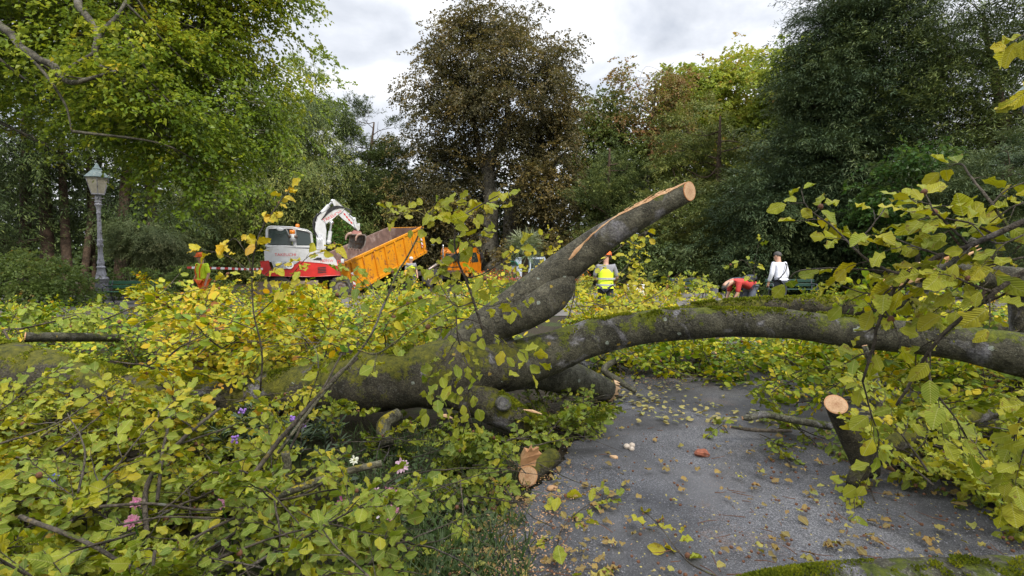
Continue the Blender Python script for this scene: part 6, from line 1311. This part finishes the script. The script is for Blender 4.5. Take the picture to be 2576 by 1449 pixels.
for m_, nm in ((0, 'red_band'), (1, 'white_band')):
    g = Geo()
    for k in range(45):
        if (k//2) % 2 != m_: continue
        a, b = P[k], P[k+1]; tw = .01*math.sin(k); h = np.array([0, .006, .042]); g.add([a-h, b-h, b+h, a+h, a-h+[0, .004, 0], b-h+[0, .004, 0], b+h+[0, .004, 0], a+h+[0, .004, 0]], [[0, 1, 2, 3], [7, 6, 5, 4], [0, 4, 5, 1], [3, 2, 6, 7]])
    kind(g.obj(nm, M['redstripe'] if m_ == 0 else M['white_paint'], tp, True, False), 'stuff')

# ------------------------------------------------------------------ fan palm and flower bed
pm = thing('fan_palm', 'fan palm with stiff silvery-green fronds standing in the flower bed', 'palm', at(1322, 655, 20)*np.array([1, 1, 0]))
r = np.random.default_rng(31); crown = at(1320, 628, 20); g = Geo(); b0 = np.array([crown[0], crown[1], 0])
g.tube(spline(np.array([b0, (b0+crown)/2+[.02, 0, 0], crown]), 20), [.13, .12]+[.115+.012*(k % 2) for k in range(16)]+[.12, .1], 12, rough=.25); g.obj('trunk', M['bark_yew'], pm)
M['palm'] = leafmat('palm_frond', [(0, (.035, .07, .03)), (.5, (.09, .13, .06)), (1, (.24, .27, .17))], .2, .35)
for k in range(26):
    a = k*2.4; el = 1.15-1.75*(k/26) ; d = np.array([math.cos(a)*math.cos(el), math.sin(a)*math.cos(el), math.sin(el)]); L = r.uniform(.38, .55); h = crown+d*L
    g = Geo(); g.tube(spline(np.array([crown, crown+d*L*.6+[0, 0, .02], h]), 6), [.016, .014, .012, .011, .01, .01], 5)
    n = 26; an = np.linspace(-1.9, 1.9, n); sd = unit(np.cross(d, [0, 0, 1.])); up = np.cross(sd, d)
    D = np.cos(an)[:, None]*d+np.sin(an)[:, None]*sd+up*(.25*(1-np.cos(an*.5))[:, None]); D[:, 2] -= .12*r.random(n)
    leaves(g, np.repeat(h[None], n, 0), D, up+D*.1, r.uniform(.42, .55)*(1-.18*np.abs(an)/1.9), np.clip(.5+.5*d[2]+r.normal(0, .1, n), 0, 1), 1, .085, 0, k)
    g.obj('frond', M['palm'], pm)
g = Geo(); r = np.random.default_rng(44); n = 11000
P = np.array([gp(a, b) for a, b in zip(r.uniform(1195, 1475, 1400), r.uniform(716, 748, 1400))]); P = P[r.integers(0, 1400, n)]+r.normal(0, .16, (n, 3)); hh = .25+.8*fbm(P*np.array([.7, .7, 0]), 3, 6); P[:, 2] = np.abs(r.random(n)**.7*hh*1.15)
leaves(g, P, r.normal(0, 1, (n, 3)), np.array([0, 0, 1.])+r.normal(0, .5, (n, 3)), r.uniform(.07, .13, n), np.clip(r.normal(.45, .25, n), 0, 1), 2, .7, 0, 5)
n = 900; P = P[r.integers(0, len(P), n)]; P[:, 2] = P[:, 2]*.35+.28+.75*fbm(P*np.array([.7, .7, 0]), 3, 6)*.8
zone = fbm(P*.9, 2, 12); tint = np.clip(np.where(zone > .52, .58, np.where(zone > .42, .12, .25))+r.normal(0, .12, n), 0, .62)
for j in range(4): leaves(g, P+r.normal(0, .03, (n, 3)), r.normal(0, 1, (n, 3)), r.normal(0, 1, (n, 3)), r.uniform(.03, .06, n), tint, 2, 1.2, 1, 20+j)
kind(g.obj('flower_bed', [M['shrub'], M['petal']], smooth=False), 'stuff')

# ------------------------------------------------------------------ people
def skin(name, verts, edges, radii, mat, parent, sub=2):
    me = bpy.data.meshes.new(name); me.from_pydata([tuple(map(float, v)) for v in verts], edges, []); me.materials.append(mat)
    o = bpy.data.objects.new(name, me); COL.objects.link(o); o.parent = parent
    md = o.modifiers.new('skin', 'SKIN'); md.use_smooth_shade = True
    lay = me.skin_vertices[0].data if me.skin_vertices else None
    for i, rr in enumerate(radii): lay[i].radius = rr if isinstance(rr, tuple) else (rr, rr)
    lay[0].use_root = True
    sb_ = o.modifiers.new('sub', 'SUBSURF'); sb_.levels = sub; sb_.render_levels = sub
    return o
M['skin'] = plain('skin', (.44, .25, .17), .5, 0, .1, 10); M['hair_dark'] = plain('dark_grey_hair', (.05, .047, .045), .7, 0, .3, 60); M['hair_white'] = plain('white_hair', (.55, .54, .52), .7, 0, .15, 60)
M['boot'] = plain('black_boot', (.02, .018, .016), .6)
M['hivis'] = plain('hi_vis_yellow_cloth', (.62, .80, .02), .7, 0, .08, 12); M['hivor'] = plain('hi_vis_orange_cloth', (.80, .13, .01), .7, 0, .1, 12)
M['navy'] = plain('dark_navy_cloth', (.025, .03, .045), .8, 0, .2, 12); M['greyc'] = plain('grey_cloth', (.22, .22, .24), .8, 0, .15, 12); M['jeans'] = plain('blue_grey_work_trousers', (.075, .085, .115), .8, 0, .2, 12)
M['redc'] = plain('red_sweatshirt', (.42, .035, .03), .8, 0, .12, 14); M['shirt'] = plain('white_shirt_cloth', (.70, .72, .80), .7, 0, .06, 12); M['silver'] = plain('reflective_band', (.45, .46, .48), .35, .3)
def person(label, loc, rz, J, top, legs, sleeve=1.0, hand=None, hat=None, hair=None, scale=1.0, vest=None):
    """J: joints in metres, x to the figure's left hand... local frame faces -y"""
    root = thing('person', label, 'person', loc, rz, local=True); root.scale = (scale,)*3
    J = {k: np.array(p, float) for k, p in J.items()}
    pel, che, nek, hed = J['pelvis'], J['chest'], J['neck'], J['head']; mid = (pel+che)/2; fd = unit(J['face'])
    hu = unit(hed-nek)
    V = [pel, mid, che, nek, hed-hu*.04+fd*.01, hed+hu*.06, hed+hu*.115]; Rr = [(.135, .10), (.13, .095), (.15, .10), (.058, .058), (.074, .088), (.080, .094), (.055, .065)]
    E = [(0, 1), (1, 2), (2, 3), (3, 4), (4, 5), (5, 6)]
    def addv(p, r, a): V.append(np.array(p, float)); Rr.append(r); E.append((a, len(V)-1)); return len(V)-1
    addv(hed-hu*.012+fd*.105, .014, 4)                                     # nose
    for sdn in ('l', 'r'):
        s_ = addv(J['sh_'+sdn], .062, 2); e_ = addv(J['el_'+sdn], .045, s_); w_ = addv(J['wr_'+sdn], .030, e_)
        hv = unit(J['wr_'+sdn]-J['el_'+sdn])*.75 + np.array([0, 0, -.45]); hv = unit(hv); sx = unit(np.cross(hv, [0.3, 1, 0.2])); pm_ = addv(J['wr_'+sdn]+hv*.05, (.036, .020), w_); pk = addv(J['wr_'+sdn]+hv*.09, (.038, .018), pm_)
        cr = unit(np.cross(hv, sx))
        for q, (off, ln) in enumerate(((-.030, .060), (-.010, .074), (.010, .070), (.029, .055))):
            k1 = addv(J['wr_'+sdn]+hv*(.098+ln*.45)+sx*off, .0095, pk); addv(J['wr_'+sdn]+hv*(.098+ln*.85)+sx*off+cr*.022, .0075, k1)
        t1 = addv(J['wr_'+sdn]+hv*.065-sx*.045+cr*.012, .011, pm_); addv(J['wr_'+sdn]+hv*.10-sx*.058+cr*.022, .009, t1)
        h_ = addv(J['hip_'+sdn], .088, 0); k_ = addv(J['kn_'+sdn], .058, h_); a_ = addv(J['an_'+sdn], .040, k_); f_ = unit(J['toe_'+sdn]-J['an_'+sdn])
        addv(J['toe_'+sdn], .036, a_)
    skin('body', V, E, Rr, M['skin'], root)
    # top
    V2 = [mid*.75+pel*.25, che, che*.35+nek*.65]; R2 = [(.172, .135), (.185, .135), (.095, .085)]; E2 = [(0, 1), (1, 2)]
    for sdn in ('l', 'r'):
        V2.append(J['sh_'+sdn]); R2.append(.083); E2.append((1, len(V2)-1)); V2.append(J['el_'+sdn]); R2.append(.064); E2.append((len(V2)-2, len(V2)-1))
        if sleeve > .5: V2.append(J['el_'+sdn]*(1-sleeve)+J['wr_'+sdn]*sleeve); R2.append(.048); E2.append((len(V2)-2, len(V2)-1))
    V2.append(pel*.6+mid*.4); R2.append((.17, .135)); E2.append((0, len(V2)-1))
    sh = skin('shirt', V2, E2, R2, M[top], root)
    if vest:
        skin('safety_vest', [mid*.6+pel*.4, che, che*.5+nek*.5, pel], [(0, 1), (1, 2), (0, 3)], [(.195, .155), (.212, .16), (.13, .11), (.19, .15)], M[vest], root)
    V3 = [pel+(mid-pel)*.25]; R3 = [(.168, .135)]; E3 = []
    for sdn in ('l', 'r'):
        V3.append(J['hip_'+sdn]); R3.append(.108); E3.append((0, len(V3)-1))
        for q, rr in (('kn_', .082), ('an_', .066)): V3.append(J[q+sdn]+np.array([0, 0, .02 if q == 'an_' else 0])); R3.append(rr); E3.append((len(V3)-2, len(V3)-1))
    skin('trousers', V3, E3, R3, M[legs], root)
    for sdn in ('l', 'r'):
        d = J['toe_'+sdn]-J['an_'+sdn]; skin('boot', [J['an_'+sdn]+[0, 0, .05], J['an_'+sdn]-[0, 0, .045], J['toe_'+sdn]], [(0, 1), (1, 2)], [.056, .056, .046], M['boot'], root)
    # face: eyes, ears, hair or helmet
    hx = unit(np.cross(hu, fd)); R = np.stack([hx, fd, hu], 1)
    for sx in (-1, 1):
        g = Geo(); g.ell(hed+hu*.03+fd*.092+hx*sx*.032, (.013, .008, .009), 8, 6, R); g.obj('eye', M['boot'], root, False)
        g = Geo(); g.ell(hed+hu*.01+hx*sx*.083, (.012, .02, .032), 8, 6, R); g.obj('ear', M['skin'], root, False)
    g = Geo(); g.ell(hed-hu*.045+fd*.088, (.026, .008, .007), 8, 6, R); g.obj('mouth', plain('lips', (.30, .11, .09), .5), root, False)
    if hair:
        g = Geo(); th = np.linspace(0, 1.75, 9); ph = np.arange(20)*2*math.pi/20
        V = [[math.sin(t+.25*(math.cos(p+math.pi/2)))*math.cos(p), math.sin(t+.25*math.cos(p+math.pi/2))*math.sin(p), math.cos(t+.25*math.cos(p+math.pi/2))] for t in th for p in ph]
        V = np.array(V)*np.array([.094, .112, .108]); V = V*(1+.07*(fbm(V*60, 2, 3)-.5)[:, None]*2); V = (V-np.array([0, .012, 0])) @ R.T+hed+hu*.045
        i = np.arange(8)[:, None]*20; j = np.arange(20)[None]; g.add(V, np.stack([i+j, i+20+j, i+20+(j+1) % 20, i+(j+1) % 20], -1).reshape(-1, 4)); g.obj('hair', M[hair], root, False)
    if hat == 'helmet':
        g = Geo(); pr = [(.137, .0), (.134, .03), (.122, .075), (.09, .112), (.045, .13), (.0, .134)]; k0 = len(pr); g.lathe(pr, n=24)
        g.box((0, .12, .004), (.19, .10, .012)); g.box((0, 0, .128), (.04, .18, .016)); g.v = [np.vstack(g.v) @ R.T+hed+hu*.06]; hl = g.obj('helmet', M['hivor'], root, False)
        for sx in (-1, 1): g = Geo(); g.ell(hed+hu*.01+hx*sx*.115, (.04, .05, .06), 12, 8, R); g.obj('ear_defender', M['boot'], hl, False)
    if hat == 'cap':
        g = Geo(); g.lathe([(.112, .0), (.11, .04), (.085, .085), (.04, .105), (.0, .108)], n=20); g.ell((0, .13, .008), (.075, .075, .010), 14, 6); g.v = [np.vstack(g.v) @ R.T+hed+hu*.045]; g.obj('cap', M['navy'], root, False)
    return root
def stand(lean=0.0, arms='down', walk=.0, face=(0, -1, 0)):
    J = dict(pelvis=(0, 0, .95), chest=(0, -lean*.35, 1.30), neck=(0, -lean*.5, 1.50), head=(0, -lean*.6-.02, 1.63), face=face)
    for s_, x in (('l', 1), ('r', -1)):
        J['hip_'+s_] = (x*.095, 0, .90); J['kn_'+s_] = (x*.11, -.02-walk*x*.12, .50); J['an_'+s_] = (x*.12, .03-walk*x*.22, .09); J['toe_'+s_] = (x*.14, -.13-walk*x*.22, .035)
        J['sh_'+s_] = (x*.19, -lean*.4, 1.42); J['el_'+s_] = (x*.26, .03-lean*.4-.02*walk, 1.14); J['wr_'+s_] = (x*.27, -.10-lean*.3, .90)
    if arms == 'front':
        for s_, x in (('l', 1), ('r', -1)): J['el_'+s_] = (x*.27, -.03-lean*.4, 1.15); J['wr_'+s_] = (x*.18, -.25-lean*.4, 1.02)
    return J
def bend():
    J = dict(pelvis=(0, .10, .88), chest=(0, -.33, 1.04), neck=(0, -.55, 1.0), head=(0, -.68, .93), face=(0, -.55, -.83))
    for s_, x in (('l', 1), ('r', -1)):
        J['hip_'+s_] = (x*.10, .10, .84); J['kn_'+s_] = (x*.13, -.04, .48); J['an_'+s_] = (x*.14, .05, .09); J['toe_'+s_] = (x*.16, -.11, .035)
        J['sh_'+s_] = (x*.18, -.43, .98); J['el_'+s_] = (x*.20, -.48, .70); J['wr_'+s_] = (x*.15, -.60, .47)
    return J
def gd(x, d): return at(x, 655, d)*np.array([1, 1, 0])
w1 = person('worker in yellow and orange hi-vis with orange helmet standing among the branches', gd(509, 16.6), -.35, stand(.05, walk=.3, face=(-.35, -1, -.1)), 'hivis', 'hivor', .35, hat='helmet', scale=1.02)
g = Geo()
for a, b in (((-.10, -.115, 1.46), (-.07, -.165, 1.02)), ((.10, -.115, 1.46), (.07, -.165, 1.02))): g.tube(spline([a, (a[0]*1.0, -.185, 1.28), b], 10), .017, 6)
g.obj('braces', M['hivor'], w1, False)
w2 = person('worker seen from behind in orange helmet, grey sleeves and yellow hi-vis vest', gd(1524, 12.6), math.pi-.25, stand(.12, 'front', face=(.2, -1, -.15)), 'greyc', 'navy', .2, hat='helmet', scale=1.02, vest='hivis')
for z in (1.13, 1.28):
    g = Geo(); th = np.arange(24)*2*math.pi/24; ry = .175 if z < 1.2 else .182
    P = np.stack([np.cos(th)*.235, np.sin(th)*ry-(z-.95)*.05, 0*th+z-.15], -1); g.add(np.vstack([P-[0, 0, .022], P+[0, 0, .022]]), [[i, (i+1) % 24, 24+(i+1) % 24, 24+i] for i in range(24)]); g.obj('reflective_band', M['silver'], w2, False)
person('white-haired worker in hi-vis vest standing between the container and the truck wheels', gd(1034, 24.3), .4, stand(0, face=(-.3, -1, 0)), 'greyc', 'jeans', .1, hair='hair_white', vest='hivis')
w4 = person('man in red sweatshirt bending down to pick something off the road', gd(1885, 14.2), -math.pi/2+.2, bend(), 'redc', 'jeans', .45, hair='hair_dark')
g = Geo(); g.box((0, .0, 1.10), (.34, .30, .14), rotx(.35)); g.obj('waist_bag', M['navy'], w4, False, False, .04)
person('man in dark cap stooping beyond the man in red', gd(1878, 15.2), -math.pi/2+.35, bend(), 'navy', 'navy', .9, hat='cap', hair='hair_dark')
w6 = person('grey-haired man in a white shirt with a dark shoulder strap, back turned', gd(1966, 15.3), math.pi+.25, stand(.22, face=(.35, -1, -.25)), 'shirt', 'navy', .95, hair='hair_dark', scale=1.05)
g = Geo(); g.tube(spline([(-.15, -.10, 1.46), (-.10, .09, 1.40), (.02, .165, 1.20), (.16, .12, 1.02), (.20, .05, .96)], 14), .016, 6); g.obj('shoulder_strap', M['boot'], w6, False)
